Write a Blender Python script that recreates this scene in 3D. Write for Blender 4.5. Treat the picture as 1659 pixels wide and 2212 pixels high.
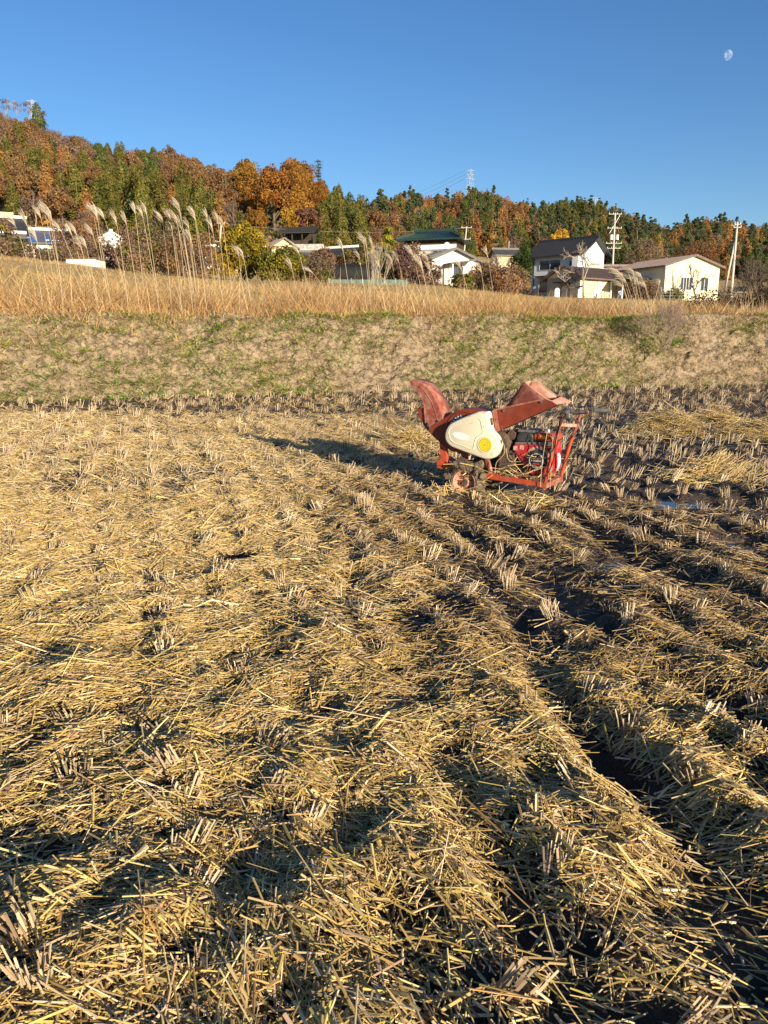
import bpy, math, random
import numpy as np
from mathutils import Vector, Matrix

random.seed(11)
rng = np.random.default_rng(11)
for o in list(bpy.data.objects): bpy.data.objects.remove(o)
SC = bpy.context.scene
COL = SC.collection
R = math.radians

# ---------------------------------------------------------------- camera
PITCH = 13.1; CAMH = 1.35; FPX = 1663.0      # focal length for a 1659 x 2212 picture
cam_d = bpy.data.cameras.new('camera'); cam = bpy.data.objects.new('camera', cam_d); COL.objects.link(cam)
cam.location = (0, 0, CAMH); cam.rotation_euler = (R(90 - PITCH), 0, 0)
cam_d.sensor_fit = 'HORIZONTAL'; cam_d.sensor_width = 36.0; cam_d.lens = 36.0*FPX/1659.0
cam_d.clip_start = 0.05; cam_d.clip_end = 9000
SC.camera = cam
# ---------------------------------------------------------------- sky and sun
SUN_EL, SUN_AZ = 12.8, 147.0                  # azimuth clockwise from +Y (view direction)
w = bpy.data.worlds.new('World'); SC.world = w; w.use_nodes = True
nt = w.node_tree; nt.nodes.clear()
sky = nt.nodes.new('ShaderNodeTexSky'); sky.sky_type = 'NISHITA'; sky.sun_disc = False
sky.sun_elevation = R(SUN_EL); sky.sun_rotation = R(SUN_AZ)
sky.altitude = 700; sky.air_density = 1.0; sky.dust_density = 0.8; sky.ozone_density = 3.0
hs = nt.nodes.new('ShaderNodeHueSaturation'); hs.inputs['Saturation'].default_value = 1.18; hs.inputs['Hue'].default_value = 0.507
bg = nt.nodes.new('ShaderNodeBackground'); bg.inputs['Strength'].default_value = 0.09
wo = nt.nodes.new('ShaderNodeOutputWorld')
nt.links.new(sky.outputs[0], hs.inputs['Color']); nt.links.new(hs.outputs[0], bg.inputs['Color']); nt.links.new(bg.outputs[0], wo.inputs['Surface'])
sd = bpy.data.lights.new('sun', 'SUN'); sd.energy = 5.0; sd.angle = R(0.5); sd.color = (1.0, 0.86, 0.66)
sun = bpy.data.objects.new('sun', sd); COL.objects.link(sun)
SDIR = Vector((math.sin(R(SUN_AZ))*math.cos(R(SUN_EL)), math.cos(R(SUN_AZ))*math.cos(R(SUN_EL)), math.sin(R(SUN_EL))))
sun.rotation_euler = SDIR.to_track_quat('Z', 'Y').to_euler(); sun.location = (20, -30, 30)
SC.view_settings.view_transform = 'Standard'; SC.view_settings.look = 'None'
SC.view_settings.exposure = 0.82; SC.view_settings.gamma = 1.0; SC.view_settings.use_curve_mapping = False

# ---------------------------------------------------------------- helpers: picture positions to world points
_t = R(PITCH); FW = np.array([0, math.cos(_t), -math.sin(_t)]); UP = np.array([0, math.sin(_t), math.cos(_t)])
def ray(x, y): return FW + (x-829.5)/FPX*np.array([1., 0, 0]) + (1106-y)/FPX*UP
def ground(x, y, z=0.0):
    d = ray(x, y); t = (z-CAMH)/d[2]; return np.array([0, 0, CAMH]) + t*d
def at(x, y, Y):
    d = ray(x, y); return np.array([0, 0, CAMH]) + d*(Y/d[1])
def slope(y):
    yc = (1106-y)/FPX
    return (-math.sin(_t)+yc*math.cos(_t))/(math.cos(_t)+yc*math.sin(_t))
slope_v = np.vectorize(slope)
def topx(x, y, z):
    v = np.stack([x, y, z-CAMH], -1); dep = v@FW
    return 829.5+FPX*v[..., 0]/dep, 1106-FPX*(v@UP)/dep

# ---------------------------------------------------------------- helpers: noise
_tab = np.random.default_rng(3).random((256, 256))
def vnoise(x, y, s=1.0, seed=0):
    x = np.asarray(x)/s+seed*17.3+500.0; y = np.asarray(y)/s+seed*9.7+500.0
    xi = np.floor(x).astype(int); yi = np.floor(y).astype(int); fx = x-xi; fy = y-yi
    fx = fx*fx*(3-2*fx); fy = fy*fy*(3-2*fy)
    a = _tab[xi % 256, yi % 256]; b = _tab[(xi+1) % 256, yi % 256]; c = _tab[xi % 256, (yi+1) % 256]; d = _tab[(xi+1) % 256, (yi+1) % 256]
    return (a*(1-fx)+b*fx)*(1-fy)+(c*(1-fx)+d*fx)*fy
def sstep(a, b, x):
    t = np.clip((np.asarray(x)-a)/(b-a), 0, 1); return t*t*(3-2*t)

# ---------------------------------------------------------------- helpers: materials
MATS = {}
def mat(name, base, rough=0.7, var=0.18, scale=8.0, bump=0.0, bscale=40.0, metal=0.0, col2=None, mixscale=3.0, attr=False, rand=0.0, spec=0.4, transl=0.0, coat=0.0, lo=0.42, hi=0.6, hue=0.0, bdist=0.02):
    m = bpy.data.materials.new(name); m.use_nodes = True; t = m.node_tree; n = t.nodes; l = t.links
    p = n['Principled BSDF']; out = n['Material Output']
    p.inputs['Roughness'].default_value = rough; p.inputs['Metallic'].default_value = metal
    p.inputs['Specular IOR Level'].default_value = spec
    if coat: p.inputs['Coat Weight'].default_value = coat
    tc = n.new('ShaderNodeTexCoord')
    if attr:
        a = n.new('ShaderNodeAttribute'); a.attribute_name = 'col'; c = a.outputs['Color']
    else:
        rg = n.new('ShaderNodeRGB'); rg.outputs[0].default_value = (*base, 1); c = rg.outputs[0]
        if col2 is not None:
            nz = n.new('ShaderNodeTexNoise'); nz.inputs['Scale'].default_value = mixscale; nz.inputs['Detail'].default_value = 8; nz.inputs['Roughness'].default_value = 0.65
            l.new(tc.outputs['Object'], nz.inputs['Vector'])
            mr = n.new('ShaderNodeMapRange'); mr.inputs['From Min'].default_value = lo; mr.inputs['From Max'].default_value = hi
            l.new(nz.outputs['Fac'], mr.inputs['Value'])
            mx = n.new('ShaderNodeMix'); mx.data_type = 'RGBA'; l.new(mr.outputs[0], mx.inputs['Factor']); l.new(c, mx.inputs['A']); mx.inputs['B'].default_value = (*col2, 1); c = mx.outputs['Result']
    if var > 0:
        nz = n.new('ShaderNodeTexNoise'); nz.inputs['Scale'].default_value = scale; nz.inputs['Detail'].default_value = 6; nz.inputs['Roughness'].default_value = 0.6
        l.new(tc.outputs['Object'], nz.inputs['Vector'])
        mr = n.new('ShaderNodeMapRange'); mr.inputs['From Min'].default_value = 0.25; mr.inputs['From Max'].default_value = 0.75
        mr.inputs['To Min'].default_value = 1-var; mr.inputs['To Max'].default_value = 1+var; l.new(nz.outputs['Fac'], mr.inputs['Value'])
        h = n.new('ShaderNodeHueSaturation'); l.new(c, h.inputs['Color']); l.new(mr.outputs[0], h.inputs['Value']); c = h.outputs[0]
    if rand > 0:
        oi = n.new('ShaderNodeObjectInfo'); mr = n.new('ShaderNodeMapRange'); mr.inputs['To Min'].default_value = 1-rand; mr.inputs['To Max'].default_value = 1+rand
        l.new(oi.outputs['Random'], mr.inputs['Value']); h = n.new('ShaderNodeHueSaturation'); l.new(c, h.inputs['Color']); l.new(mr.outputs[0], h.inputs['Value'])
        if hue:
            fr = n.new('ShaderNodeMath'); fr.operation = 'MULTIPLY'; fr.inputs[1].default_value = 7.31; l.new(oi.outputs['Random'], fr.inputs[0])
            f2 = n.new('ShaderNodeMath'); f2.operation = 'FRACT'; l.new(fr.outputs[0], f2.inputs[0])
            m2 = n.new('ShaderNodeMapRange'); m2.inputs['To Min'].default_value = 0.5-hue; m2.inputs['To Max'].default_value = 0.5+hue; l.new(f2.outputs[0], m2.inputs['Value']); l.new(m2.outputs[0], h.inputs['Hue'])
        c = h.outputs[0]
    l.new(c, p.inputs['Base Color'])
    if bump > 0:
        nz = n.new('ShaderNodeTexNoise'); nz.inputs['Scale'].default_value = bscale; nz.inputs['Detail'].default_value = 5
        l.new(tc.outputs['Object'], nz.inputs['Vector'])
        b = n.new('ShaderNodeBump'); b.inputs['Strength'].default_value = bump; b.inputs['Distance'].default_value = bdist
        l.new(nz.outputs['Fac'], b.inputs['Height']); l.new(b.outputs[0], p.inputs['Normal'])
    if transl > 0:
        tr = n.new('ShaderNodeBsdfTranslucent'); l.new(c, tr.inputs['Color']); ms = n.new('ShaderNodeMixShader'); ms.inputs[0].default_value = transl
        l.new(p.outputs[0], ms.inputs[1]); l.new(tr.outputs[0], ms.inputs[2]); l.new(ms.outputs[0], out.inputs['Surface'])
    MATS[name] = m; return m

# ---------------------------------------------------------------- helpers: objects
def tag(o, label=None, cat=None, group=None, kind=None):
    if label: o['label'] = label
    if cat: o['category'] = cat
    if group: o['group'] = group
    if kind: o['kind'] = kind
    return o
def empty(name, loc, rz=0.0):
    o = bpy.data.objects.new(name, None); COL.objects.link(o); o.location = loc; o.rotation_euler = (0, 0, rz); o.empty_display_size = 0.2; return o
def link(name, me, parent=None, loc=(0, 0, 0), rz=0.0):
    o = bpy.data.objects.new(name, me); COL.objects.link(o); o.location = loc; o.rotation_euler = (0, 0, rz)
    if parent is not None: o.parent = parent
    return o
def fastmesh(name, V, F, m=None, colr=None, smooth=False):
    V = np.ascontiguousarray(V, np.float32); F = np.ascontiguousarray(F, np.int32); k = F.shape[1]
    me = bpy.data.meshes.new(name); me.vertices.add(len(V)); me.vertices.foreach_set('co', V.ravel())
    me.loops.add(F.size); me.loops.foreach_set('vertex_index', F.ravel())
    me.polygons.add(len(F)); me.polygons.foreach_set('loop_start', np.arange(0, F.size, k, dtype=np.int32))
    me.polygons.foreach_set('use_smooth', np.full(len(F), smooth, dtype=bool))
    if colr is not None:
        a = me.color_attributes.new('col', 'FLOAT_COLOR', 'POINT'); c = np.ones((len(V), 4), np.float32); c[:, :3] = colr; a.data.foreach_set('color', c.ravel())
    me.update(calc_edges=True)
    if m is not None: me.materials.append(m)
    return me
def grid(nx, ny):
    i = np.arange(nx*ny).reshape(ny, nx)
    return np.stack([i[:-1, :-1].ravel(), i[:-1, 1:].ravel(), i[1:, 1:].ravel(), i[1:, :-1].ravel()], 1)

class MB:
    def __init__(s): s.v = []; s.f = []
    def add(s, vs, fs):
        o = len(s.v); s.v += [tuple(map(float, q)) for q in vs]; s.f += [tuple(i+o for i in q) for q in fs]; return s
    def box(s, c, d, rot=None):
        x, y, z = d[0]/2, d[1]/2, d[2]/2
        vs = [(-x, -y, -z), (x, -y, -z), (x, y, -z), (-x, y, -z), (-x, -y, z), (x, -y, z), (x, y, z), (-x, y, z)]
        if rot is not None: vs = [rot @ Vector(q) for q in vs]
        return s.add([(q[0]+c[0], q[1]+c[1], q[2]+c[2]) for q in vs], [(0, 3, 2, 1), (4, 5, 6, 7), (0, 1, 5, 4), (1, 2, 6, 5), (2, 3, 7, 6), (3, 0, 4, 7)])
    def span(s, a, b): # box from corner to corner
        return s.box([(a[i]+b[i])/2 for i in range(3)], [abs(b[i]-a[i]) for i in range(3)])
    def bar(s, a, b, w, h, up=(0, 0, 1)):
        a = Vector(a); b = Vector(b); d = (b-a); L = d.length; d.normalize(); u = Vector(up); sd_ = d.cross(u)
        if sd_.length < 1e-4: sd_ = d.cross(Vector((1, 0, 0)))
        sd_.normalize(); u = sd_.cross(d)
        rot = Matrix((d, sd_, u)).transposed()
        return s.box((a+b)/2, (L, w, h), rot)
    def tube(s, pts, r, n=8, cap=True):
        pts = [Vector(p) for p in pts]; k = len(pts); rs = r if isinstance(r, (list, tuple)) else [r]*k
        rings = []; prev = None
        for i, p in enumerate(pts):
            d = (pts[min(i+1, k-1)]-pts[max(i-1, 0)]).normalized()
            if prev is None:
                a = d.cross(Vector((0, 0, 1)));
                if a.length < 1e-3: a = d.cross(Vector((1, 0, 0)))
            else: a = prev-d*prev.dot(d)
            a.normalize(); prev = a; b = d.cross(a)
            rings.append([p+(a*math.cos(2*math.pi*j/n)+b*math.sin(2*math.pi*j/n))*rs[i] for j in range(n)])
        vs = [q for g in rings for q in g]; fs = []
        for i in range(k-1):
            for j in range(n): fs.append((i*n+j, i*n+(j+1) % n, (i+1)*n+(j+1) % n, (i+1)*n+j))
        if cap: fs.append(tuple(range(n-1, -1, -1))); fs.append(tuple((k-1)*n+j for j in range(n)))
        return s.add(vs, fs)
    def prism(s, poly, y0, y1, axis='y'):
        n = len(poly)
        def P(p, y): return (p[0], y, p[1]) if axis == 'y' else ((y, p[0], p[1]) if axis == 'x' else (p[0], p[1], y))
        vs = [P(p, y0) for p in poly]+[P(p, y1) for p in poly]
        fs = [tuple(range(n)), tuple(range(2*n-1, n-1, -1))]+[(i, i+n, (i+1) % n+n, (i+1) % n) for i in range(n)]
        return s.add(vs, fs)
    def lathe(s, prof, c=(0, 0, 0), axis='y', n=32):
        vs = []; fs = []; k = len(prof)
        for r, h in prof:
            for j in range(n):
                a = 2*math.pi*j/n; u, v_ = r*math.cos(a), r*math.sin(a)
                q = (u, h, v_) if axis == 'y' else ((h, u, v_) if axis == 'x' else (u, v_, h))
                vs.append((q[0]+c[0], q[1]+c[1], q[2]+c[2]))
        for i in range(k-1):
            for j in range(n): fs.append((i*n+j, i*n+(j+1) % n, (i+1)*n+(j+1) % n, (i+1)*n+j))
        return s.add(vs, fs)
    def sheet(s, rows): # grid of points
        ny, nx = len(rows), len(rows[0])
        return s.add([q for r in rows for q in r], [(j*nx+i, j*nx+i+1, (j+1)*nx+i+1, (j+1)*nx+i) for j in range(ny-1) for i in range(nx-1)])
    def build(s, name, m, parent=None, bevel=0, smooth=False, solid=0, seg=2, loc=(0, 0, 0), rz=0.0):
        me = bpy.data.meshes.new(name); me.from_pydata(s.v, [], s.f); me.update(); me.materials.append(m if not isinstance(m, str) else MATS[m])
        if smooth: me.polygons.foreach_set('use_smooth', [True]*len(me.polygons))
        o = link(name, me, parent, loc, rz)
        if smooth:
            try: me.set_sharp_from_angle(angle=R(40))
            except Exception: pass
        if solid:
            q = o.modifiers.new('solid', 'SOLIDIFY'); q.thickness = solid; q.offset = 0
        if bevel:
            q = o.modifiers.new('bevel', 'BEVEL'); q.width = bevel; q.segments = seg; q.limit_method = 'ANGLE'; q.angle_limit = R(35)
        return o
def catmull(pts, n=6, closed=False):
    P = [np.array(p, float) for p in pts]; k = len(P); out = []
    for i in range(k if closed else k-1):
        p0 = P[(i-1) % k] if closed or i > 0 else P[0]; p1 = P[i]; p2 = P[(i+1) % k]; p3 = P[(i+2) % k] if closed or i+2 < k else P[-1]
        for j in range(n):
            t = j/n; out.append(0.5*((2*p1)+(-p0+p2)*t+(2*p0-5*p1+4*p2-p3)*t*t+(-p0+3*p1-3*p2+p3)*t**3))
    if not closed: out.append(P[-1])
    return out
# ================================================================ the setting: paddy field, bank, meadow, hills
M_MUD = mat('wet_mud', (0.06, 0.04, 0.025), rough=0.6, var=0.4, scale=9, bump=1.0, bscale=38, bdist=.035, col2=(0.105, 0.074, 0.047), mixscale=2.5, spec=0.35)
M_STRAW = mat('rice_straw', (1, 1, 1), rough=0.45, var=0.0, attr=True, spec=0.4)
M_DRY = mat('dry_grass', (1, 1, 1), rough=0.65, var=0.0, attr=True, spec=0.2, transl=0.25)
M_LEAF = mat('weed_leaf', (1, 1, 1), rough=0.55, var=0.0, attr=True, spec=0.3, transl=0.25)

def toe(x):
    x = np.clip(x, -22, 20); return 18.47+0.32*x-0.0076*x*x
RUN, BH = 1.7, 1.82
# --- ruts, footprints and puddles in the field (world ground positions)
def G(*p): return [ground(a, b)[:2] for a, b in p]
RUTS = [(G((760, 1250), (880, 1480), (1010, 1740), (1130, 1980), (1200, 2200)), 0.10, 0.05),
        (G((1120, 1330), (1230, 1520), (1330, 1650), (1500, 1850), (1640, 2050)), 0.11, 0.055),
        (G((1000, 1130), (1180, 1240), (1420, 1420), (1659, 1560)), 0.16, 0.045),
        (G((1250, 1130), (1400, 1210), (1659, 1330)), 0.18, 0.045)]
PUD = [(ground(1320, 1628)[:2], 0.07, 0.11), (ground(1312, 1207)[:2], 0.15, 0.16), (ground(505, 1208)[:2], 0.13, 0.12),
       (ground(1395, 1012)[:2], 0.3, 0.16), (ground(1450, 1085)[:2], 0.24, 0.15), (ground(1570, 1080)[:2], 0.3, 0.2), (ground(1600, 1165)[:2], 0.16, 0.14)]
HOLES = [ground(a, b)[:2] for a, b in [(260, 1530), (80, 1585), (20, 1820), (440, 1745), (760, 1790), (520, 1860), (170, 1660), (330, 1330), (120, 1400), (650, 1500), (330, 1250), (250, 1950), (880, 1950), (1400, 1460), (1620, 1690), (1150, 1650), (560, 1420), (900, 1340), (600, 1640)]]
def seg_dist(x, y, pl):
    d = np.full(np.shape(x), 1e9)
    for (ax, ay), (bx, by) in zip(pl[:-1], pl[1:]):
        vx, vy = bx-ax, by-ay; t = np.clip(((x-ax)*vx+(y-ay)*vy)/(vx*vx+vy*vy), 0, 1)
        d = np.minimum(d, np.hypot(x-ax-t*vx, y-ay-t*vy))
    return d
P0 = ground(1001, 1078, -.03)
ROWA = 17.0; RSX, RSY = math.cos(R(ROWA)), math.sin(R(ROWA))
def rutmask(x, y):
    m = np.zeros(np.shape(x))
    for pl, wd, dp in RUTS:
        d = seg_dist(x+0.09*(vnoise(x, y, .3, 5)-.5), y, pl); m = np.maximum(m, np.exp(-(d/wd)**2)*(0.25+0.75*sstep(.3, .6, vnoise(x, y, .45, 7))))
    return m
def pudmask(x, y):
    m = np.zeros(np.shape(x))
    for (cx, cy), a, b in PUD: m = np.maximum(m, np.exp(-(((x-cx)/a)**2+((y-cy)/b)**2)*0.8))
    return m
def holemask(x, y):
    m = np.zeros(np.shape(x))
    for cx, cy in HOLES:
        s = 0.055+0.012*cy; m = np.maximum(m, np.exp(-((x-cx)**2+(y-cy)**2)/(s*s)))
    return m
rd = np.array([-math.sin(R(ROWA)), math.cos(R(ROWA))]); rs = np.array([rd[1], -rd[0]])
pos = []
for i in range(-70, 71):
    for j in range(0, 120):
        q = rs*(i*.31+rng.normal(0, .02))+rd*(j*.21+rng.normal(0, .035)); x, y = q
        if y < 1.0 or abs(x) > .56*y+.4 or y > toe(x)-.35: continue
        lx = (x-P0[0])*.866-(y-P0[1])*.5; ly = (x-P0[0])*.5+(y-P0[1])*.866
        if -.35 < lx < .8 and -.1 < ly < .6: continue
        keep = .66 if y < 3.2 else (.92 if y < 6.5 else (.95 if x > .1*y else .74))
        if y > 11.5: keep = .5; x += rng.normal(0, .09); y += rng.normal(0, .09)
        if rng.random() > keep: continue
        pos.append((x, y))
pos = np.array(pos); pos = pos[(pudmask(pos[:, 0], pos[:, 1]) < .5) & (rutmask(pos[:, 0], pos[:, 1]) < .75)]
pos = pos[np.argsort(pos[:, 1])]
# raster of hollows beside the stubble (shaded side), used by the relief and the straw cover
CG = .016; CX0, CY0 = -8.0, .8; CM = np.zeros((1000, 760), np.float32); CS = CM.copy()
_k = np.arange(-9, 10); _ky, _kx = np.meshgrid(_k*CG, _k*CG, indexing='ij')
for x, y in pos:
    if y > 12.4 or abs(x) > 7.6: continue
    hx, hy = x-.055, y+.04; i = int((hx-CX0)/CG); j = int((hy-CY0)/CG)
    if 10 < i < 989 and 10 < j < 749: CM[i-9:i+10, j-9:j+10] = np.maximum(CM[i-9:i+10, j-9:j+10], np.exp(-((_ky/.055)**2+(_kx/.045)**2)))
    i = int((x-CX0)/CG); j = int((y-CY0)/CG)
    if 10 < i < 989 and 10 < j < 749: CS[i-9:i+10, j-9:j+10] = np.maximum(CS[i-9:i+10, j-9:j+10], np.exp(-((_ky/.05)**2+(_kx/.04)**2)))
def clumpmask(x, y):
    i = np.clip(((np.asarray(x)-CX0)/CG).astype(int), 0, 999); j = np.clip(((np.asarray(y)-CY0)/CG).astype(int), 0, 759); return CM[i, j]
def standmask(x, y):
    i = np.clip(((np.asarray(x)-CX0)/CG).astype(int), 0, 999); j = np.clip(((np.asarray(y)-CY0)/CG).astype(int), 0, 759); return CS[i, j]
def fh(x, y):
    x = np.asarray(x, float); y = np.asarray(y, float)
    near = 1.0
    h = 0.025*(vnoise(x, y, 0.9, 1)-.5)+0.045*(vnoise(x, y, 0.33, 2)-.5)+0.045*(vnoise(x, y, 0.14, 3)-.5)+0.024*(vnoise(x, y, 0.055, 4)-.5)
    u_ = x*RSX+y*RSY; rowa = .35+.65*sstep(-.9, .5, x-.04*y)
    h = h+.015*rowa*np.cos(2*math.pi*(u_+.05*(vnoise(x, y, .7, 6)-.5))/.31)*(.5+vnoise(x, y, .5, 8))
    mm = np.exp(-(((x-P0[0]-.35)/.9)**2+((y-P0[1]-.1)/.8)**2)); h = h*(1-.6*mm)
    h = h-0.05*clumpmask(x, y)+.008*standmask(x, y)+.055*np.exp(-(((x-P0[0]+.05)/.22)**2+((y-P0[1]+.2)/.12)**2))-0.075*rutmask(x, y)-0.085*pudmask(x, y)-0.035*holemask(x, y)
    return h
# paddy field: perspective-spaced grid
ty = np.linspace(0, 1, 500); ys = 0.55*(23.5/0.55)**ty; ta = np.linspace(-1, 1, 360)
GX = ta[None, :]*(0.62*ys[:, None]+0.9); GY = np.repeat(ys[:, None], 360, 1)
s_ = GY-toe(GX); GZ = fh(GX, GY)*(1-sstep(-1.0, 0.3, s_))-0.10*sstep(0.0, 1.5, s_)
field = link('paddy_field', fastmesh('paddy_field', np.stack([GX, GY, GZ], -1).reshape(-1, 3), grid(360, 500), M_MUD, smooth=True)); tag(field, kind='structure')
# the wide ground sheet under and behind everything
M_FAR = mat('far_ground', (0.16, 0.12, 0.06), rough=0.95, var=0.3, scale=0.05)
b = MB(); b.add([(-5000, -3000, -0.6), (5000, -3000, -0.6), (5000, 7000, -0.6), (-5000, 7000, -0.6)], [(0, 1, 2, 3)]); tag(b.build('ground', M_FAR), kind='structure')
# puddles
M_WATER = mat('puddle_water', (0.02, 0.018, 0.014), rough=0.06, var=0.0, spec=0.6)
for (cx, cy), a, bb in PUD:
    wz_ = float(fh(cx, cy))+.04; b = MB(); n = 28; b.add([(cx+a*1.25*math.cos(k*2*math.pi/n)*(1+.12*math.sin(3*k)), cy+bb*1.25*math.sin(k*2*math.pi/n)*(1+.1*math.cos(2*k)), wz_) for k in range(n)], [tuple(range(n))])
    tag(b.build('puddle', M_WATER), kind='structure')

# --- straw geometry from arrays
def nrm(a): return a/np.maximum(np.linalg.norm(a, axis=-1, keepdims=True), 1e-9)
def straws(C_, D, L, W, colr, sides=3, taper=1.0, bend=None):
    n = len(C_); D = nrm(D); up = np.tile(np.array([0, 0, 1.]), (n, 1))+rng.normal(0, .25, (n, 3)); S = nrm(np.cross(D, up)); N = np.cross(S, D)
    A = C_-D*(L/2)[:, None]; B = C_+D*(L/2)[:, None]
    if sides == 3: of = [(0, 1), (-.87, -.5), (.87, -.5)]
    elif sides == 2: of = [(-1, -.2), (0, .5), (1, -.2)]
    else: of = [(-1, 0), (1, 0)]
    k = len(of); V = []
    for P, sc_ in ((A, 1.0), (B, taper)):
        for u, v in of: V.append(P+(S*u+N*v)*(W/2*sc_)[:, None])
    V = np.stack(V, 1).reshape(-1, 3); base = (np.arange(n)*2*k)[:, None]
    prs = [(i, (i+1) % k) for i in range(k if sides == 3 else k-1)]
    Fc = np.concatenate([base+np.array([[i, j, j+k, i+k]]) for i, j in prs])
    return V, Fc, np.repeat(colr, 2*k, 0)
def merge(parts):
    Vs, Fs, Cs = [], [], []; o = 0
    for V, F_, C_ in parts: Vs.append(V); Fs.append(F_+o); Cs.append(C_); o += len(V)
    return np.concatenate(Vs), np.concatenate(Fs), np.concatenate(Cs)
PAL = np.array([(0.56, 0.385, 0.125), (0.64, 0.465, 0.195), (0.48, 0.31, 0.105), (0.50, 0.375, 0.09), (0.68, 0.53, 0.30), (0.34, 0.225, 0.095), (0.52, 0.365, 0.22), (0.22, 0.14, 0.065)])
def straw_cols(n, pr=(.24, .2, .18, .1, .1, .08, .06, .04)):
    c = .97*PAL[rng.choice(len(PAL), n, p=np.array(pr)/sum(pr))]; return np.clip(c*rng.normal(1, .24, (n, 1))*rng.normal(1, .04, (n, 3)), .02, .9)
def sdens(x, y):
    px, py = topx(x, y, np.zeros_like(x))
    left = 1-sstep(620, 980, px+120*(vnoise(x, y, .8, 21)-.5))
    d = np.ones_like(x)
    mid = sstep(2.9, 3.6, y); d = d*(1-mid)+mid*(0.24+0.76*left)
    far = sstep(5.6, 6.6, y); d = d*(1-far)+far*(0.035+0.965*(1-sstep(850, 1000, px+200*(vnoise(x, y, 1.2, 25)-.5))))
    back = sstep(11.2, 13.0, y+.12*x); d = d*(1-back)+back*0.08
    d = d*(1-.85*sstep(-2.2, -1.5, y-toe(x))*(1-sstep(-.6, -.2, y-toe(x))))
    d = d*(.45+.9*sstep(.25, .6, vnoise(x, y, .5, 23)))
    u_ = x*RSX+y*RSY; d = d*(1-(.3+.35*sstep(-.5, .8, x-.04*y))*(.5-.5*np.cos(2*math.pi*u_/.31)))
    mch = np.exp(-(((x-P0[0]-.3)/1.3)**2+((y-P0[1]+.1)/1.1)**2)); d = d*(1-.75*mch)
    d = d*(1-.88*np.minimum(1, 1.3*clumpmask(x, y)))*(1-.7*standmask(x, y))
    return d*(1-.85*rutmask(x, y))*(1-np.clip(2.2*pudmask(x, y), 0, 1))*(1-.7*holemask(x, y))
def scatter(y0, y1, n, dens=True):
    out = []; got = 0
    while got < n:
        y = np.sqrt(rng.uniform(y0*y0, y1*y1, n*2)); x = rng.uniform(-1, 1, n*2)*(.58*y+.5)
        k = (rng.random(n*2) < sdens(x, y)) if dens else np.ones(n*2, bool)
        k &= y < toe(x)-0.1
        out.append(np.stack([x[k], y[k]], 1)); got += k.sum()
    return np.concatenate(out)[:n]
def straw_layer(y0, y1, n, sides, lm, wm, thick=.04, up=.16, pr=(.24, .2, .18, .1, .1, .08, .06, .04)):
    p = scatter(y0, y1, n); x, y = p.T
    ang = 1.0*(vnoise(x, y, .8, 31)-.5)*2+rng.normal(0, .6, n); r_ = rng.random(n) < .35; ang[r_] = rng.uniform(-1.6, 1.6, r_.sum())
    L = np.clip(rng.lognormal(math.log(lm), .55, n), .012, .3); tilt = rng.normal(0, up, n)
    e = .06; gx = (fh(x+e, y)-fh(x-e, y))/(2*e); gy = (fh(x, y+e)-fh(x, y-e))/(2*e)
    D = np.stack([np.cos(ang), np.sin(ang), np.sin(tilt)+.8*(gx*np.cos(ang)+gy*np.sin(ang))], 1)
    z = np.maximum(fh(x, y), -.06)+.004+rng.random(n)**1.3*thick+np.abs(np.sin(tilt))*L*.45
    W = wm*rng.lognormal(0, .36, n)
    px_, _ = topx(x, y, np.zeros(n)); wet = sstep(560, 960, px_+220*(vnoise(x, y, .6, 33)-.5))*sstep(2.0, 3.4, y)*(.55+.6*vnoise(x, y, .35, 34))   # trampled, mud-stained straw
    cc = straw_cols(n, pr)*(1-.42*np.clip(wet, 0, 1)[:, None]*np.array([.85, .95, .9]))
    return straws(np.stack([x, y, z], 1), D, L, W, cc, sides, taper=.9)
parts = [straw_layer(0.9, 3.4, 104000, 2, .046, .0047, .036, .16), straw_layer(3.4, 6.5, 108000, 2, .052, .0051, .036, .17, (.22, .24, .14, .07, .16, .06, .08, .03)), straw_layer(6.5, 13.5, 92000, 2, .062, .006, .04, .2, (.2, .28, .1, .04, .22, .04, .12, .02)), straw_layer(13.5, 21, 9000, 1, .11, .009, .05, .3)]
parts += [straw_layer(0.9, 4.5, 2500, 2, .09, .0032, .045, .25)]
# leaf blades: a few long bent pale ribbons among the straw
V, F_, C_ = merge([(a, f, c) for a, f, c in parts])
loose = link('loose_straw', fastmesh('loose_straw', V, F_, M_STRAW, C_)); tag(loose, 'chopped golden rice straw littering the muddy paddy field', 'straw', kind='stuff')

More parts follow.
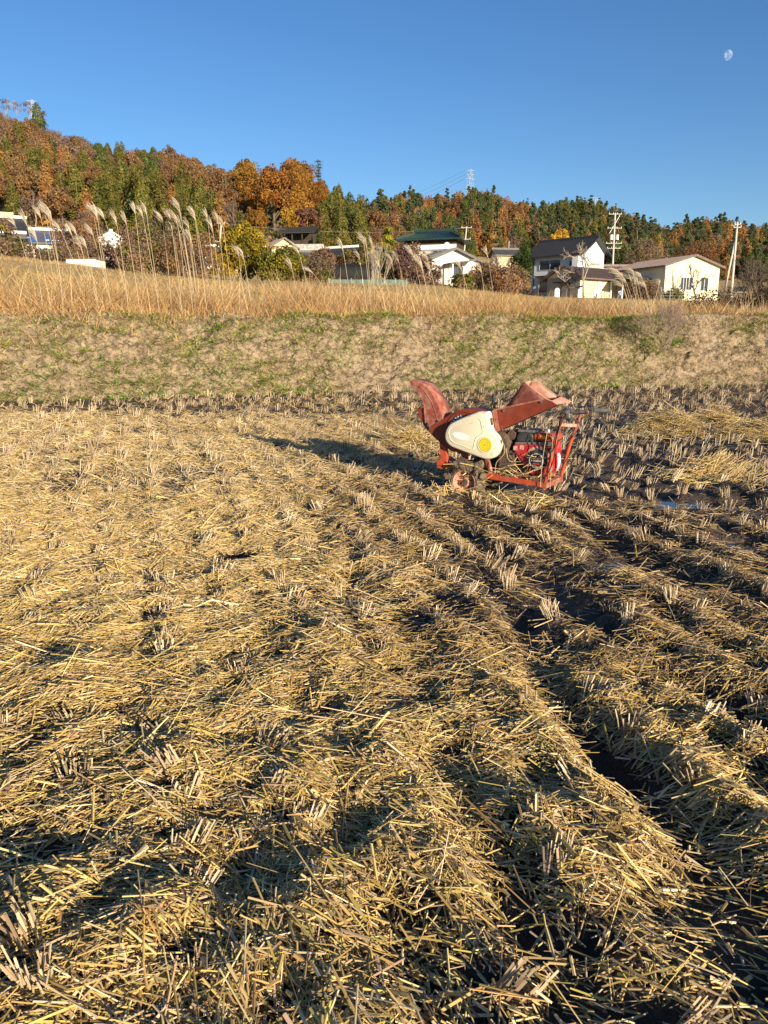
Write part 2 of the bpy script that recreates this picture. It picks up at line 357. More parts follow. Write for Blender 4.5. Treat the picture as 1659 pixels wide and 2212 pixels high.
# --- stubble clumps in rows
def clump(k, lean, spread, hmin, hmax, wd=.0055, sides=3):
    a = rng.uniform(0, 2*math.pi, k); rr = np.sqrt(rng.random(k)); P = np.stack([rr*np.cos(a)*.046, rr*np.sin(a)*.028, np.zeros(k)-.015], 1)
    D = np.stack([P[:, 0]*spread*14+lean[0]+rng.normal(0, .12, k), P[:, 1]*spread*14+lean[1]+rng.normal(0, .12, k), np.ones(k)], 1); D = nrm(D)
    L = rng.uniform(hmin, hmax, k); c = np.array([(.50, .36, .22), (.56, .43, .27), (.45, .31, .19), (.60, .48, .30)])[rng.integers(0, 4, k)]*.86*rng.normal(1, .16, (k, 1))
    return straws(P+D*(L/2)[:, None], D, L, np.full(k, wd)*rng.uniform(.8, 1.3, k), np.clip(c, .03, .9), sides, taper=.95)
CL = []
for i in range(26):
    lean = [(-.4, -.5), (.9, .2), (.5, -.5), (.2, .3), (.8, .5), (.1, -.2), (1.1, -.2), (.3, .6)][i % 8]
    V, F_, C_ = clump(int(rng.integers(10, 32)), (lean[0]*.7+rng.normal(0, .2), lean[1]*.7+rng.normal(0, .2)), rng.uniform(.15, .55), rng.uniform(.03, .06), rng.uniform(.08, .115), rng.uniform(.0042, .0056)); CL.append(fastmesh('stubble', V, F_, M_STRAW, C_))
CLF = [clump(int(rng.integers(9, 15)), l_, .5, .06, .14, .0062, 2) for l_ in [(-.2, -.2), (.5, .2), (.1, 0), (.9, .3), (.7, -.3), (.3, -.4), (1.1, .1), (.4, .5)]]
inview = np.abs(topx(pos[:, 0], pos[:, 1], np.zeros(len(pos)))[0]-829.5) < 850
order = np.concatenate([np.where(inview)[0][:300], np.where(inview)[0][300:], np.where(~inview)[0]])
pz = fh(pos[:, 0], pos[:, 1]); fparts = []
for k, i in enumerate(order):
    x, y = pos[i]; z = max(pz[i], -.05)+.008
    if k < 300:
        o = link('rice_stubble', CL[int(rng.integers(0, 26))], None, (x, y, z), rng.normal(0, .5)); s = rng.uniform(.85, 1.3)*(1.0 if y < 3.2 else .9); o.scale = (s, s, s*rng.uniform(.75, 1.15))
        tag(o, 'cut rice stubble clump standing in the near straw-strewn field', 'stubble', 'rice stubble clumps in rows')
    else:
        V, F_, C_ = CLF[int(rng.integers(0, 8))]; a = rng.normal(0, .6); s = rng.uniform(.75, 1.25)*(1.1 if y > 11.5 else 1.0); c_, s2 = math.cos(a)*s, math.sin(a)*s
        Q = np.stack([V[:, 0]*c_-V[:, 1]*s2, V[:, 0]*s2+V[:, 1]*c_, V[:, 2]*s], 1)+np.array([x, y, z]); fparts.append((Q, F_, C_*rng.uniform(.8, 1.12)))
V, F_, C_ = merge(fparts)
tag(link('distant_stubble', fastmesh('distant_stubble', V, F_, M_STRAW, C_)), 'rows of small rice stubble further out towards the bank', 'stubble', kind='stuff')

# --- straw piles and a fanned sheaf
def pile(px, py, rad, hgt, n, label, name='straw_pile', fan=None):
    c = ground(px, py); x = rng.normal(0, .45, n)*rad; y = rng.normal(0, .45, n)*rad; rr = np.hypot(x, y)/rad
    z = hgt*np.exp(-2.2*rr*rr)*(.35+.8*rng.random(n))*(.15+1.6*vnoise(x+c[0], y+c[1], .22, 41))
    ang = rng.uniform(0, 6.28, n) if fan is None else fan+rng.normal(0, .28, n)
    D = np.stack([np.cos(ang), np.sin(ang), rng.normal(0, .3, n)-(0 if fan is None else -.25)], 1)
    L = rng.uniform(.15, .4, n) if fan is None else rng.uniform(.3, .6, n)
    V, F_, C_ = straws(np.stack([x, y, z+.02], 1), D, L, rng.uniform(.006, .01, n), straw_cols(n, (.25, .25, .15, .1, .12, .1, .05, .05)), 2, .6)
    o = link(name, fastmesh(name, V, F_, M_STRAW, C_), None, (c[0], c[1], float(fh(c[0], c[1])))); tag(o, label, 'straw pile'); return o
pile(1440, 935, .62, .2, 1500, 'golden loose straw pile, nearest the shredder handlebars')
pile(1545, 930, .55, .27, 1500, 'golden loose straw pile, middle of the three on the right')
pile(1635, 945, .66, .2, 1600, 'golden loose straw pile cut by the right edge of the photo')
pile(885, 965, .5, .17, 1500, 'low straw heap on the ground behind the shredder chute')
pile(1535, 1030, .42, .1, 500, 'fanned sheaf of pale long straw lying on dark wet mud', 'straw_sheaf', fan=R(28))

# --- bank
M_BANK = mat('bank_earth', (0.32, 0.235, 0.15), rough=0.95, var=0.3, scale=5, bump=1.0, bscale=14, bdist=.09, col2=(0.135, 0.1, 0.06), mixscale=8, lo=.46, hi=.6)
def bank_h(x, s):
    s = s+(.4*(vnoise(x, x*0, 1.3, 57)-.5)+.25*(vnoise(x, x*0, .45, 58)-.5))*sstep(.5, 1.5, s)*(1-sstep(2.2, 4, s))
    t = np.clip(s/RUN, 0, 1); prof = BH*(t**.85*(1-.0)+.0)
    prof = BH*(0.55*t+0.45*sstep(0, 1, t))
    amp = np.sin(np.pi*np.clip(t, 0, 1))**.5
    d = .2*(vnoise(x, s*2, 1.1, 51)-.5)+.22*(vnoise(x, s*2, .36, 52)-.5)+.2*(vnoise(x, s*2, .16, 53)-.5)+.11*(vnoise(x, s*2, .08, 55)-.5)
    return prof+d*amp*.8+.2*(vnoise(x, s, .9, 54)-.5)*sstep(RUN*.85, RUN, s)*(1-sstep(3, 4.5, s))-.04
bx = np.arange(-19, 21, .05); bs = np.concatenate([np.arange(-.5, 2.1, .035), np.arange(2.1, 6.6, .3)])
BX, BS = np.meshgrid(bx, bs); BY = toe(BX)+BS; BZ = bank_h(BX, BS)+np.where(BS > 2, (BS-2)*.03, 0)
tag(link('embankment', fastmesh('embankment', np.stack([BX, BY, BZ], -1).reshape(-1, 3), grid(len(bx), len(bs)), M_BANK, smooth=True)), kind='structure')

# --- meadow and hills as one height field, by bearing (1659-px column) and distance
RPX = np.array([-700, 0, 150, 230, 300, 380, 430, 490, 530, 600, 660, 700, 760, 790, 830, 860, 900, 960, 1020, 1060, 1100, 1180, 1240, 1290, 1340, 1400, 1440, 1475, 1530, 1600, 1659, 2400])
RID = np.array([200, 238, 285, 310, 328, 332, 348, 382, 368, 358, 378, 402, 416, 440, 443, 422, 418, 424, 407, 414, 430, 438, 425, 432, 457, 477, 484, 466, 466, 478, 482, 500])
PXK = np.array([-700, 0, 150, 300, 500, 600, 700, 790, 840, 920, 1020, 1150, 1240, 1340, 1440, 1540, 1659, 2400])
RIDGE = np.array([200, 238, 285, 325, 375, 362, 400, 432, 432, 418, 410, 432, 428, 455, 480, 466, 480, 500])
BASE = np.array([540, 545, 565, 588, 605, 604, 606, 606, 606, 610, 622, 640, 643, 645, 647, 650, 652, 660])
RD = np.array([330, 330, 325, 315, 280, 240, 270, 290, 380, 430, 440, 440, 440, 450, 460, 470, 480, 490.])
FD = np.array([150, 150, 150, 150, 148, 145, 150, 160, 190, 210, 215, 215, 215, 215, 215, 215, 215, 215.])
FPY = np.array([480, 490, 500, 520, 535, 535, 540, 545, 545, 545, 560, 575, 585, 590, 600, 605, 610, 620])
TH_ = np.array([6, 6, 7, 7, 7, 12, 8, 9, 9, 10, 10, 11, 11, 11, 12, 12, 12, 12.])
def terr(x, y):
    x = np.asarray(x, float); y = np.asarray(y, float); p = 829.5+FPX*(x/np.maximum(y, 1))/math.cos(_t)/1.0
    ip = lambda A: np.interp(p, PXK, A)
    s = y-toe(x); z0 = np.full_like(y, BH-.04)+np.clip(s-RUN, 0, 4.5)*.03
    yb = toe(x)+6.0; zb = BH-.04+4.3*.03
    z1 = CAMH+100*np.interp(p, PXK, slope_v(BASE)); fd = ip(FD); z2 = CAMH+fd*np.interp(p, PXK, slope_v(FPY)); z2 = np.maximum(z2, z1+.5)
    rd_ = ip(RD); z3 = CAMH+rd_*np.interp(p, RPX, slope_v(RID))-ip(TH_); z3 = np.maximum(z3, z2+2)
    t1 = np.clip((y-yb)/(100-yb), 0, 1); z = zb+(z1-zb)*t1
    t2 = np.clip((y-100)/(fd-100), 0, 1); z = np.where(y > 100, z1+(z2-z1)*t2, z)
    t3 = np.clip((y-fd)/(rd_-fd), 0, 1); z = np.where(y > fd, z2+(z3-z2)*(1.25*t3-.25*t3*t3), z)
    z = np.where(y > rd_, z3-.12*(y-rd_), z)
    return np.where(s < 6, z0, np.maximum(z, -1))
ys = np.concatenate([np.linspace(0, 1, 60)**1.3])
tas = np.linspace(-.95, .95, 230); TX, TY, TZ = [], [], []
ysw = np.concatenate([np.geomspace(27, 100, 46), np.geomspace(104, 460, 80), np.geomspace(480, 900, 8)])
rowsx = [tas*14.0*1.6]
XX = []; YY = []
x0 = np.linspace(-19, 20.9, 230); XX.append(x0); YY.append(toe(x0)+6.3)
for yv in ysw: XX.append(tas*yv*(1.0)); YY.append(np.maximum(np.full(230, yv), 0))
XX = np.array(XX); YY = np.array(YY); k = YY < toe(XX)+6.6; YY = np.where(k & (np.arange(len(YY))[:, None] > 0), toe(XX)+6.6+.02*np.arange(len(YY))[:, None], YY)
ZZ = terr(XX, YY)+np.where(YY > 30, .35*(vnoise(XX, YY, 6, 61)-.5), 0)
ZZ[0] -= .05
M_MEADOW = mat('meadow', (0.42, 0.27, 0.11), rough=0.95, var=0.3, scale=0.5, bump=1.0, bscale=3, col2=(0.34, 0.25, 0.09), mixscale=.09)
tag(link('hillside', fastmesh('hillside', np.stack([XX, YY, ZZ], -1).reshape(-1, 3), grid(230, len(XX)), M_MEADOW, smooth=True)), kind='structure')

# --- plants on the bank (uncountable ground cover)
def blades(P, D, L, W, colr, droop=.5, segs=2):
    n = len(P); D = nrm(D); hz = nrm(np.stack([D[:, 0], D[:, 1], np.zeros(n)], 1)+1e-6); a = rng.uniform(0, 6.28, n); S = np.stack([np.cos(a), np.sin(a), np.zeros(n)], 1)
    V = []
    for i in range(segs+1):
        t = i/segs; Q = P+D*(L*t)[:, None]+(hz*.6-np.array([0, 0, .8]))*(L*droop*t*t)[:, None]; wd = W*(1-.8*t)
        V += [Q-S*(wd/2)[:, None], Q+S*(wd/2)[:, None]]
    k = 2*(segs+1); V = np.stack(V, 1).reshape(-1, 3); base = (np.arange(n)*k)[:, None]
    Fc = np.concatenate([base+np.array([[2*i, 2*i+1, 2*i+3, 2*i+2]]) for i in range(segs)])
    return V, Fc, np.repeat(colr, k, 0)
def cols(n, pal, pr=None, sd_=.15):
    pal = np.array(pal); return np.clip(pal[rng.choice(len(pal), n, p=pr)]*rng.normal(1, sd_, (n, 1)), .01, .95)
# dead grass over the face
n = 95000; x = rng.uniform(-13, 15, n); s = rng.uniform(-.35, RUN+.6, n); k = rng.random(n) < (.28+.8*sstep(.35, .65, vnoise(x, s*2, .6, 71)))*(1-.5*sstep(.1, .0, s)); x, s = x[k], s[k]; n = len(x)
P = np.stack([x, toe(x)+s, bank_h(x, s)-.01], 1); D = np.stack([rng.normal(0, .8, n), -.45+rng.normal(0, .4, n), rng.uniform(-.1, 1.0, n)], 1)
q1 = blades(P, D, rng.uniform(.08, .28, n), rng.uniform(.009, .02, n), cols(n, [(.54, .42, .22), (.44, .34, .16), (.60, .49, .28), (.44, .41, .12), (.50, .46, .13), (.2, .145, .08), (.17, .12, .065)]), .55, 1)
V, F_, C_ = q1; tag(link('dead_grass', fastmesh('dead_grass', V, F_, M_DRY, C_)), 'short withered grass clinging to the earth bank', 'grass', kind='stuff')
# green weeds
cx_, cs_ = [], []
for _ in range(3000):
    x = rng.uniform(-14, 16); s = rng.uniform(-.2, RUN+.3); w_ = float(vnoise(x, s*1.5, 1.3, 81)); e = .2*float(sstep(-6, 2, x))+.22*math.exp(-((s-RUN*.85)/.35)**2)*float(sstep(-9, -2, x))
    if w_+e > .62: cx_.append(x); cs_.append(s)
for px, py in [(10, 640), (15, 655), (690, 735), (640, 745), (650, 765), (600, 690), (560, 690), (430, 675), (370, 675), (400, 672), (830, 700), (870, 705), (900, 720), (1060, 690), (1090, 700), (410, 735), (530, 740), (300, 800), (180, 700), (340, 735), (540, 760), (570, 800), (1010, 790), (930, 800)]:
    c = at(px, py, 18.5); cx_.append(c[0]*(1)); cs_.append(float(np.clip((c[2])/BH*RUN, 0, RUN)))
cx_ = np.array(cx_); cs_ = np.array(cs_); m_ = len(cx_); k = 24
x = np.repeat(cx_, k)+rng.normal(0, .14, m_*k); s = np.repeat(cs_, k)+rng.normal(0, .1, m_*k); n = m_*k
P = np.stack([x, toe(x)+s-.02, bank_h(x, s)+rng.uniform(0, .05, n)], 1); D = np.stack([rng.normal(0, .6, n), -.4+rng.normal(0, .5, n), rng.uniform(.2, 1, n)], 1)
cc = cols(m_, [(.20, .34, .05), (.13, .23, .04), (.30, .42, .06), (.44, .43, .08), (.50, .44, .09)], [.28, .2, .24, .16, .12])
q2 = blades(P, D, rng.uniform(.06, .2, n), rng.uniform(.014, .032, n), np.repeat(cc, k, 0)*rng.normal(1, .25, (n, 1)), .5, 1)
V, F_, C_ = q2; tag(link('bank_weeds', fastmesh('bank_weeds', V, F_, M_LEAF, np.clip(C_, .01, 1))), 'green and yellowing weeds growing in patches on the bank', 'weeds', kind='stuff')
# tall dry grass belt along the top
n = 56000; x = rng.uniform(-15, 17, n); s = RUN-.05-.55*rng.random(n)**2*(.3+1.4*vnoise(x, x*0, .8, 98))+rng.random(n)**1.2*4.6; hh = np.interp(x, [-15, -8, -3, 1, 5, 9, 16], [.85, .98, 1.08, .9, .68, .54, .45])*(.3+1.1*vnoise(x, s, 1.0, 91)); hh *= .35+.65*sstep(RUN, RUN+1.1, s)
P = np.stack([x, toe(x)+s, bank_h(x, s)-.04], 1); D = np.stack([rng.normal(-.05, .32, n)+.5*(vnoise(x, s, .8, 97)-.5), rng.normal(-.05, .28, n), np.ones(n)], 1)
V, F_, C_ = blades(P, D, hh*rng.uniform(.55, 1.35, n), rng.uniform(.008, .017, n), cols(n, [(.52, .31, .13), (.60, .40, .19), (.42, .23, .09), (.68, .50, .28), (.30, .16, .07), (.42, .33, .12)], [.28, .24, .18, .12, .1, .08], .25), .3, 2)
tag(link('dry_grass_belt', fastmesh('dry_grass_belt', V, F_, M_DRY, C_)), 'tall straw-orange dry grass belt along the top of the bank', 'grass', kind='stuff')
n = 2600; x = rng.uniform(-15, 17, n); s = RUN+.3+rng.random(n)*4; x = x[vnoise(x, s, 1.1, 99) > .45]; s = s[:len(x)]; n = len(x)
P = np.stack([x, toe(x)+s, bank_h(x, s)-.04], 1); D = np.stack([rng.normal(-.06, .2, n), rng.normal(-.05, .2, n), np.ones(n)], 1)
V, F_, C_ = blades(P, D, np.interp(x, [-15, -3, 5, 16], [1.5, 1.5, 1.1, .8])*rng.uniform(.6, 1.1, n), rng.uniform(.01, .016, n), cols(n, [(.62, .46, .26), (.7, .55, .34), (.5, .33, .16)], None, .2), .18, 2)
tag(link('reed_stems', fastmesh('reed_stems', V, F_, M_DRY, C_)), 'scattered taller pale reed stems in the dry grass belt', 'reeds', kind='stuff')
# meadow grass further up
n = 42000; y = rng.uniform(24, 96, n); px = rng.uniform(-150, 1800, n); x = (px-829.5)/FPX*y*.974; k = y > toe(x)+5.6; x, y = x[k], y[k]; n = len(x)
P = np.stack([x, y, terr(x, y)-.05], 1); D = np.stack([rng.normal(0, .35, n), rng.normal(0, .3, n), np.ones(n)], 1)
V, F_, C_ = blades(P, D, rng.uniform(.15, .5, n)*(.5+vnoise(x, y, 5, 95))*np.interp(y, [24, 40, 96], [1.5, 1.2, .8]), rng.uniform(.02, .06, n), cols(n, [(.50, .32, .13), (.56, .40, .19), (.38, .29, .1), (.44, .27, .11)]), .4, 1)
tag(link('meadow_grass', fastmesh('meadow_grass', V, F_, M_DRY, C_)), 'low golden meadow grass sloping up to the houses', 'grass', kind='stuff')
# ================================================================ the straw shredder
mat('red_paint', (0.21, 0.033, 0.014), rough=0.5, var=0.25, scale=14, bump=.15, bscale=60, col2=(0.17, 0.05, 0.03), mixscale=9, lo=.45, hi=.7)
mat('dusty_red', (0.26, 0.062, 0.038), rough=0.75, var=0.25, scale=22, bump=.2, bscale=90, col2=(0.36, 0.18, 0.13), mixscale=11, lo=.42, hi=.66)
mat('dark_dusty_red', (0.15, 0.038, 0.026), rough=0.75, var=0.3, scale=22, bump=.2, bscale=90, col2=(0.27, 0.13, 0.10), mixscale=14, lo=.45, hi=.7)
mat('faded_red', (0.52, 0.24, 0.17), rough=0.85, var=0.2, scale=25, bump=.15, bscale=90, col2=(0.55, 0.31, 0.23), mixscale=8)
mat('orange_paint', (0.42, 0.065, 0.025), rough=0.5, var=0.25, scale=20, bump=.15, bscale=70, col2=(0.34, 0.11, 0.06), mixscale=12, lo=.5, hi=.7)
mat('cream_plastic', (0.72, 0.64, 0.47), rough=0.45, var=0.06, scale=12, col2=(0.6, 0.51, 0.36), mixscale=7, lo=.56, hi=.78)
mat('cream_scuff', (0.30, 0.23, 0.14), rough=0.7, var=0.2)
mat('yellow_disc', (0.72, 0.60, 0.03), rough=0.4, var=0.08)
mat('yellow_mark', (0.46, 0.38, 0.03), rough=0.5, var=0.05)
mat('silver_sticker', (0.74, 0.74, 0.72), rough=0.45, var=0.08, scale=30)
mat('black_plastic', (0.025, 0.026, 0.03), rough=0.45, var=0.25, scale=30, col2=(0.07, 0.065, 0.06), mixscale=12)
mat('grey_plastic', (0.10, 0.10, 0.095), rough=0.6, var=0.25, scale=30, col2=(0.16, 0.15, 0.13), mixscale=14)
mat('engine_red', (0.40, 0.018, 0.03), rough=0.4, var=0.2, scale=25, col2=(0.42, 0.12, 0.10), mixscale=10, lo=.5, hi=.72)
mat('steel', (0.42, 0.40, 0.37), rough=0.4, var=0.3, scale=30, metal=0.8, col2=(0.2, 0.15, 0.1), mixscale=20)
mat('rusty_iron', (0.10, 0.065, 0.045), rough=0.85, var=0.35, scale=40, bump=.5, bscale=90)
mat('grip_rubber', (0.03, 0.033, 0.036), rough=0.6, var=0.3, scale=60, col2=(0.13, 0.12, 0.11), mixscale=24)
mat('grip_worn', (0.17, 0.16, 0.14), rough=0.8, var=0.3, scale=60, col2=(0.08, 0.08, 0.075), mixscale=30)
mat('mud_cake', (0.17, 0.125, 0.08), rough=0.95, var=0.35, scale=25, bump=1.0, bscale=45, col2=(0.09, 0.062, 0.04), mixscale=9)
mat('decal_dark', (0.05, 0.04, 0.09), rough=0.4, var=0.1)
mat('decal_white', (0.72, 0.70, 0.72), rough=0.4, var=0.05)
mat('logo_red', (0.6, 0.02, 0.02), rough=0.4, var=0.05)
mat('orange_sticker', (0.75, 0.30, 0.03), rough=0.4, var=0.1)
mat('muffler', (0.55, 0.50, 0.42), rough=0.45, var=0.25, scale=20, metal=0.5)
mat('cable', (0.02, 0.02, 0.02), rough=0.5, var=0.1)
S = tag(empty('straw_shredder', (P0[0], P0[1], 0.0), -R(30)), 'small red walk-behind straw shredder with cream belt cover and petrol engine', 'shredder')
def T3(pts, y): return [(a, y, c) for a, c in pts]
# --- wheels
for k, (yy, lab) in enumerate(((0.0, None), (0.42, None))):
    wz = .112 if k == 0 else .115
    hub = MB().tube([(0, yy+.02, wz), (0, yy+.12, wz)], .026, 16).build('wheel', 'rusty_iron', S, smooth=True)
    ty_ = MB(); n = 40; prof = [(.096, .008), (.118, -.002), (.142, .008), (.150, .035), (.150, .075), (.142, .10), (.118, .112), (.096, .10)]
    ty_.lathe([(r_, yy+h_) for r_, h_ in prof], (0, 0, wz), 'y', n)
    for j in range(18): # lugs
        a = 2*math.pi*j/18; c0 = Vector((math.cos(a)*.152, yy+.05, math.sin(a)*.152+wz)); rot = Matrix.Rotation(-a+math.pi/2, 3, 'Y') @ Matrix.Rotation(.5*(1 if j % 2 else -1), 3, 'Z')
        ty_.box(c0, (.02, .095, .022), rot)
    ty_.build('tyre', 'mud_cake', hub, smooth=True)
    rim = MB(); rim.lathe([(.094, yy+.006), (.102, yy+.0), (.104, yy+.01), (.094, yy+.02), (.088, yy+.05), (.078, yy+.058), (.05, yy+.05), (.03, yy+.03), (.0, yy+.03)], (0, 0, wz), 'y', 36); rim.lathe([(.094, yy+.02), (.096, yy+.11)], (0, 0, wz), 'y', 36)
    rim.build('rim', 'faded_red', hub, smooth=True)
    nb = MB()
    for j in range(4):
        a = j*math.pi/2+.4; nb.tube([(math.cos(a)*.052, yy+.04, math.sin(a)*.052+wz), (math.cos(a)*.052, yy+.054, math.sin(a)*.052+wz)], .009, 6)
    nb.build('wheel_bolts', 'rusty_iron', hub)
    # caked mud lumps
    md = MB()
    for j in range(26 if k == 0 else 14):
        a = rng.uniform(-.9, 4.0); rr = rng.uniform(.125, .175); c0 = (math.cos(a)*rr, yy+rng.uniform(-.012, .11), math.sin(a)*rr+wz); q = rng.uniform(.018, .04)
        ph = [(rng.uniform(.75, 1.25)) for _ in range(40)]
        pr = [(0.01, -1), (.6, -.8), (.95, -.3), (1, .2), (.7, .75), (.01, 1)]
        vs = []; nn = 7
        for (r_, h_) in pr:
            for m_ in range(nn): f_ = ph[(len(vs)) % 40]; vs.append((c0[0]+q*r_*f_*math.cos(m_*2*math.pi/nn), c0[1]+q*r_*f_*math.sin(m_*2*math.pi/nn)*.9, c0[2]+q*h_*f_))
        md.add(vs, [(i*nn+m_, i*nn+(m_+1) % nn, (i+1)*nn+(m_+1) % nn, (i+1)*nn+m_) for i in range(5) for m_ in range(nn)])
    tag(md.build('caked_mud', 'mud_cake', hub, smooth=True), kind='stuff')
MB().tube([(0, .08, .113), (0, .46, .113)], .014, 10).build('axle', 'rusty_iron', S)
# gear case above wheel with toothed sprocket
g = MB(); nn = 40; pts = []
for j in range(nn*2): a = math.pi*j/nn; r_ = .058 if j % 2 else .051; pts.append((-.05+math.cos(a)*r_, .262+math.sin(a)*r_))
sp = g.prism(pts, .05, .062).build('sprocket', 'rusty_iron', S)
MB().lathe([(.0, .045), (.024, .045), (.026, .07)], (-.05, 0, .262), 'y', 16).build('sprocket_hub', 'steel', sp, smooth=True)
MB().prism([tuple(p) for p in catmull([(-.04, .22), (-.03, .285), (.03, .272), (.08, .285), (.115, .30), (.135, .27), (.12, .225), (.04, .205)], 4, True)], .075, .17).build('gear_case', 'mud_cake', S, bevel=.012)
MB().lathe([(.0, .068), (.016, .068), (.018, .08)], (.085, 0, .262), 'y', 12).build('gear_case_cap', 'steel', S, smooth=True)
# --- frame
fr = MB()
fr.bar((-.05, .085, .185), (.665, .085, .145), .03, .042); fr.build('frame_rail', 'orange_paint', S, bevel=.003)
fr = MB(); fr.bar((-.05, .40, .185), (.70, .40, .150), .03, .042); fr.build('frame_rail', 'orange_paint', S, bevel=.003)
MB().bar((.675, .07, .14), (.70, .44, .145), .05, .045).build('rear_cross_member', 'dusty_red', S, bevel=.003)
MB().bar((.20, .09, .182), (.20, .40, .182), .05, .03).build('middle_cross_member', 'orange_paint', S, bevel=.003)
MB().span((.385, .07, .172), (.43, .115, .186)).build('frame_bracket', 'orange_paint', S, bevel=.002)
MB().box((.55, .24, .196), (.27, .26, .012)).build('engine_plate', 'dusty_red', S, bevel=.002)
# front bracket and legs
MB().prism([(-.285, .275), (-.262, .278), (-.19, .24), (-.165, .222), (-.165, .195), (-.285, .205)], .055, .30).build('front_bracket', 'orange_paint', S, bevel=.004)
MB().prism([(-.278, .43), (-.215, .39), (-.198, .255), (-.265, .272)], .085, .125).build('support_leg', 'orange_paint', S, bevel=.003)
MB().prism([(-.148, .40), (-.105, .38), (-.095, .22), (-.135, .22)], .27, .31).build('support_leg', 'orange_paint', S, bevel=.003)
MB().bar((.142, .12, .35), (.198, .11, .195), .03, .035).build('support_strut', 'dusty_red', S, bevel=.003)
MB().bar((.142, .36, .35), (.198, .37, .195), .03, .035).build('support_strut', 'dusty_red', S, bevel=.003)
# --- drum housing
dc = (-.045, .525); dr = .19
body = [(-.408, .535), (-.36, .485), (-.311, .446), (-.278, .425), (-.235, .39), (-.15, .352)]
for j in range(15): a = R(245+j*9.0); body.append((dc[0]+dr*math.cos(a), dc[1]+dr*math.sin(a)))
body += [(.16, .56), (.165, .70), (.10, .716), (.04, .722), (-.03, .724), (-.09, .717), (-.16, .69), (-.21, .655), (-.253, .628), (-.31, .60)]
drum = MB().prism(body, .095, .315).build('drum_housing', 'red_paint', S, bevel=.004)
rb = MB(); arc = []
for j in range(22): a = R(62+j*5.6); arc.append((dc[0]+.175*math.cos(a), .092, dc[1]+.175*math.sin(a)))
rb.tube(arc, .007, 6); rb.build('rim_bead', 'red_paint', drum, smooth=True)
# decal on the drum: dark strip with white strokes, cut off by the cover
dk = MB(); N = 18; rows = [[], []]
for j in range(N+1):
    a = R(100+j*(186-100)/N)
    for q, rr in ((0, .118), (1, .158)): rows[q].append((dc[0]+rr*math.cos(a), .0915, dc[1]+rr*math.sin(a)))
dk.sheet(rows); dk.build('decal', 'decal_dark', drum)
dw = MB()
for j in range(15):
    a = R(102+j*5.4); r0 = .128+.008*(j % 3); r1 = .152-.006*(j % 2)
    dw.bar((dc[0]+r0*math.cos(a), .0902, dc[1]+r0*math.sin(a)), (dc[0]+r1*math.cos(a+.06*(-1)**j), .0902, dc[1]+r1*math.sin(a+.06*(-1)**j)), .001, .006, up=(-math.sin(a), 0, math.cos(a)))
    if j % 3 == 0: dw.bar((dc[0]+.14*math.cos(a), .0902, dc[1]+.14*math.sin(a)), (dc[0]+.14*math.cos(a+.09), .0902, dc[1]+.14*math.sin(a+.09)), .001, .005)
dw.build('decal_lettering', 'decal_white', drum)
# --- discharge chute (curved horn)
inner = [tuple(p) for p in catmull([(-.253, .625), (-.278, .69), (-.304, .742), (-.348, .816), (-.422, .899), (-.49, .935), (-.558, .949)], 5)]
outer = [tuple(p) for p in catmull([(-.576, .940), (-.571, .908), (-.53, .878), (-.492, .854), (-.468, .81), (-.450, .755), (-.444, .714), (-.438, .65), (-.432, .60), (-.408, .535)], 4)]
y0, y1 = .10, .30
ch = MB(); top = [[(a, y0+(y1-y0)*t, c) for a, c in inner] for t in (0, .5, 1)]; ch.sheet(top)
chute = ch.build('discharge_chute', 'dusty_red', S, solid=.004, smooth=True)
for yy in (y0, y1):
    poly = inner+outer
    MB().prism(poly, yy-.0015, yy+.0015).build('chute_side', 'dusty_red', chute)
MB().tube([(a+.012, y0-.002, c-.02) for a, c in outer[4:-4]], .004, 6).build('chute_rib', 'dusty_red', chute, smooth=True)
rib2 = [(a-.035*(1-i/len(inner))-.012, y0-.002, c-.028) for i, (a, c) in enumerate(inner[:-3])]
MB().tube(rib2, .004, 6).build('chute_rib', 'dusty_red', chute, smooth=True)
fl = MB(); fl.prism([(-.512, .70), (-.470, .728), (-.444, .742), (-.436, .62), (-.405, .53), (-.43, .545), (-.474, .613)], .112, .115); fl.sheet([[(-.512, .112, .70), (-.474, .112, .613), (-.43, .112, .545), (-.36, .112, .48)], [(-.512, .29, .70), (-.474, .29, .613), (-.43, .29, .545), (-.36, .29, .48)]])
fl.build('chute_flap', 'red_paint', chute, solid=.003)
for bx_, bz_ in ((-.285, .615), (-.448, .722), (-.385, .575), (-.372, .535)):
    MB().tube([(bx_, .092, bz_), (bx_, .078, bz_)], .009, 8).build('bolt', 'steel', chute)
MB().bar((-.392, .088, .592), (-.365, .088, .528), .006, .014, up=(0, 1, 0)).build('adjusting_slot', 'steel', chute)
# --- cream belt cover
cov = [(.194, .711), (.150, .716), (.110, .716), (.07, .702), (.032, .687), (-.05, .651), (-.12, .617), (-.155, .592), (-.178, .555), (-.190, .515), (-.190, .478), (-.176, .446), (-.150, .42), (-.115, .402), (-.03, .378), (.06, .354), (.15, .331), (.186, .326), (.229, .332), (.264, .350), (.290, .385), (.303, .425), (.303, .465), (.292, .50), (.268, .532), (.243, .552), (.228, .572), (.218, .61)]
def dense(poly, n=4):
    out = []
    for i, p in enumerate(catmull(poly, n, True)): out.append(tuple(p))
    return out
cov = dense(cov, 4)
def inset(poly, d):
    n = len(poly); out = []
    for i in range(n):
        ax, az = poly[i-1]; bx2, bz2 = poly[(i+1) % n]; tx, tz = bx2-ax, bz2-az; L = math.hypot(tx, tz) or 1
        out.append((poly[i][0]-d*tz/L*1.0, poly[i][1]+d*tx/L*1.0))
    return out
area = sum(cov[i-1][0]*cov[i][1]-cov[i][0]*cov[i-1][1] for i in range(len(cov)))
sg = 1 if area > 0 else -1
rings = [(0, .085), (0, .022), (.004*sg, .010), (.010*sg, .003), (.018*sg, 0)]
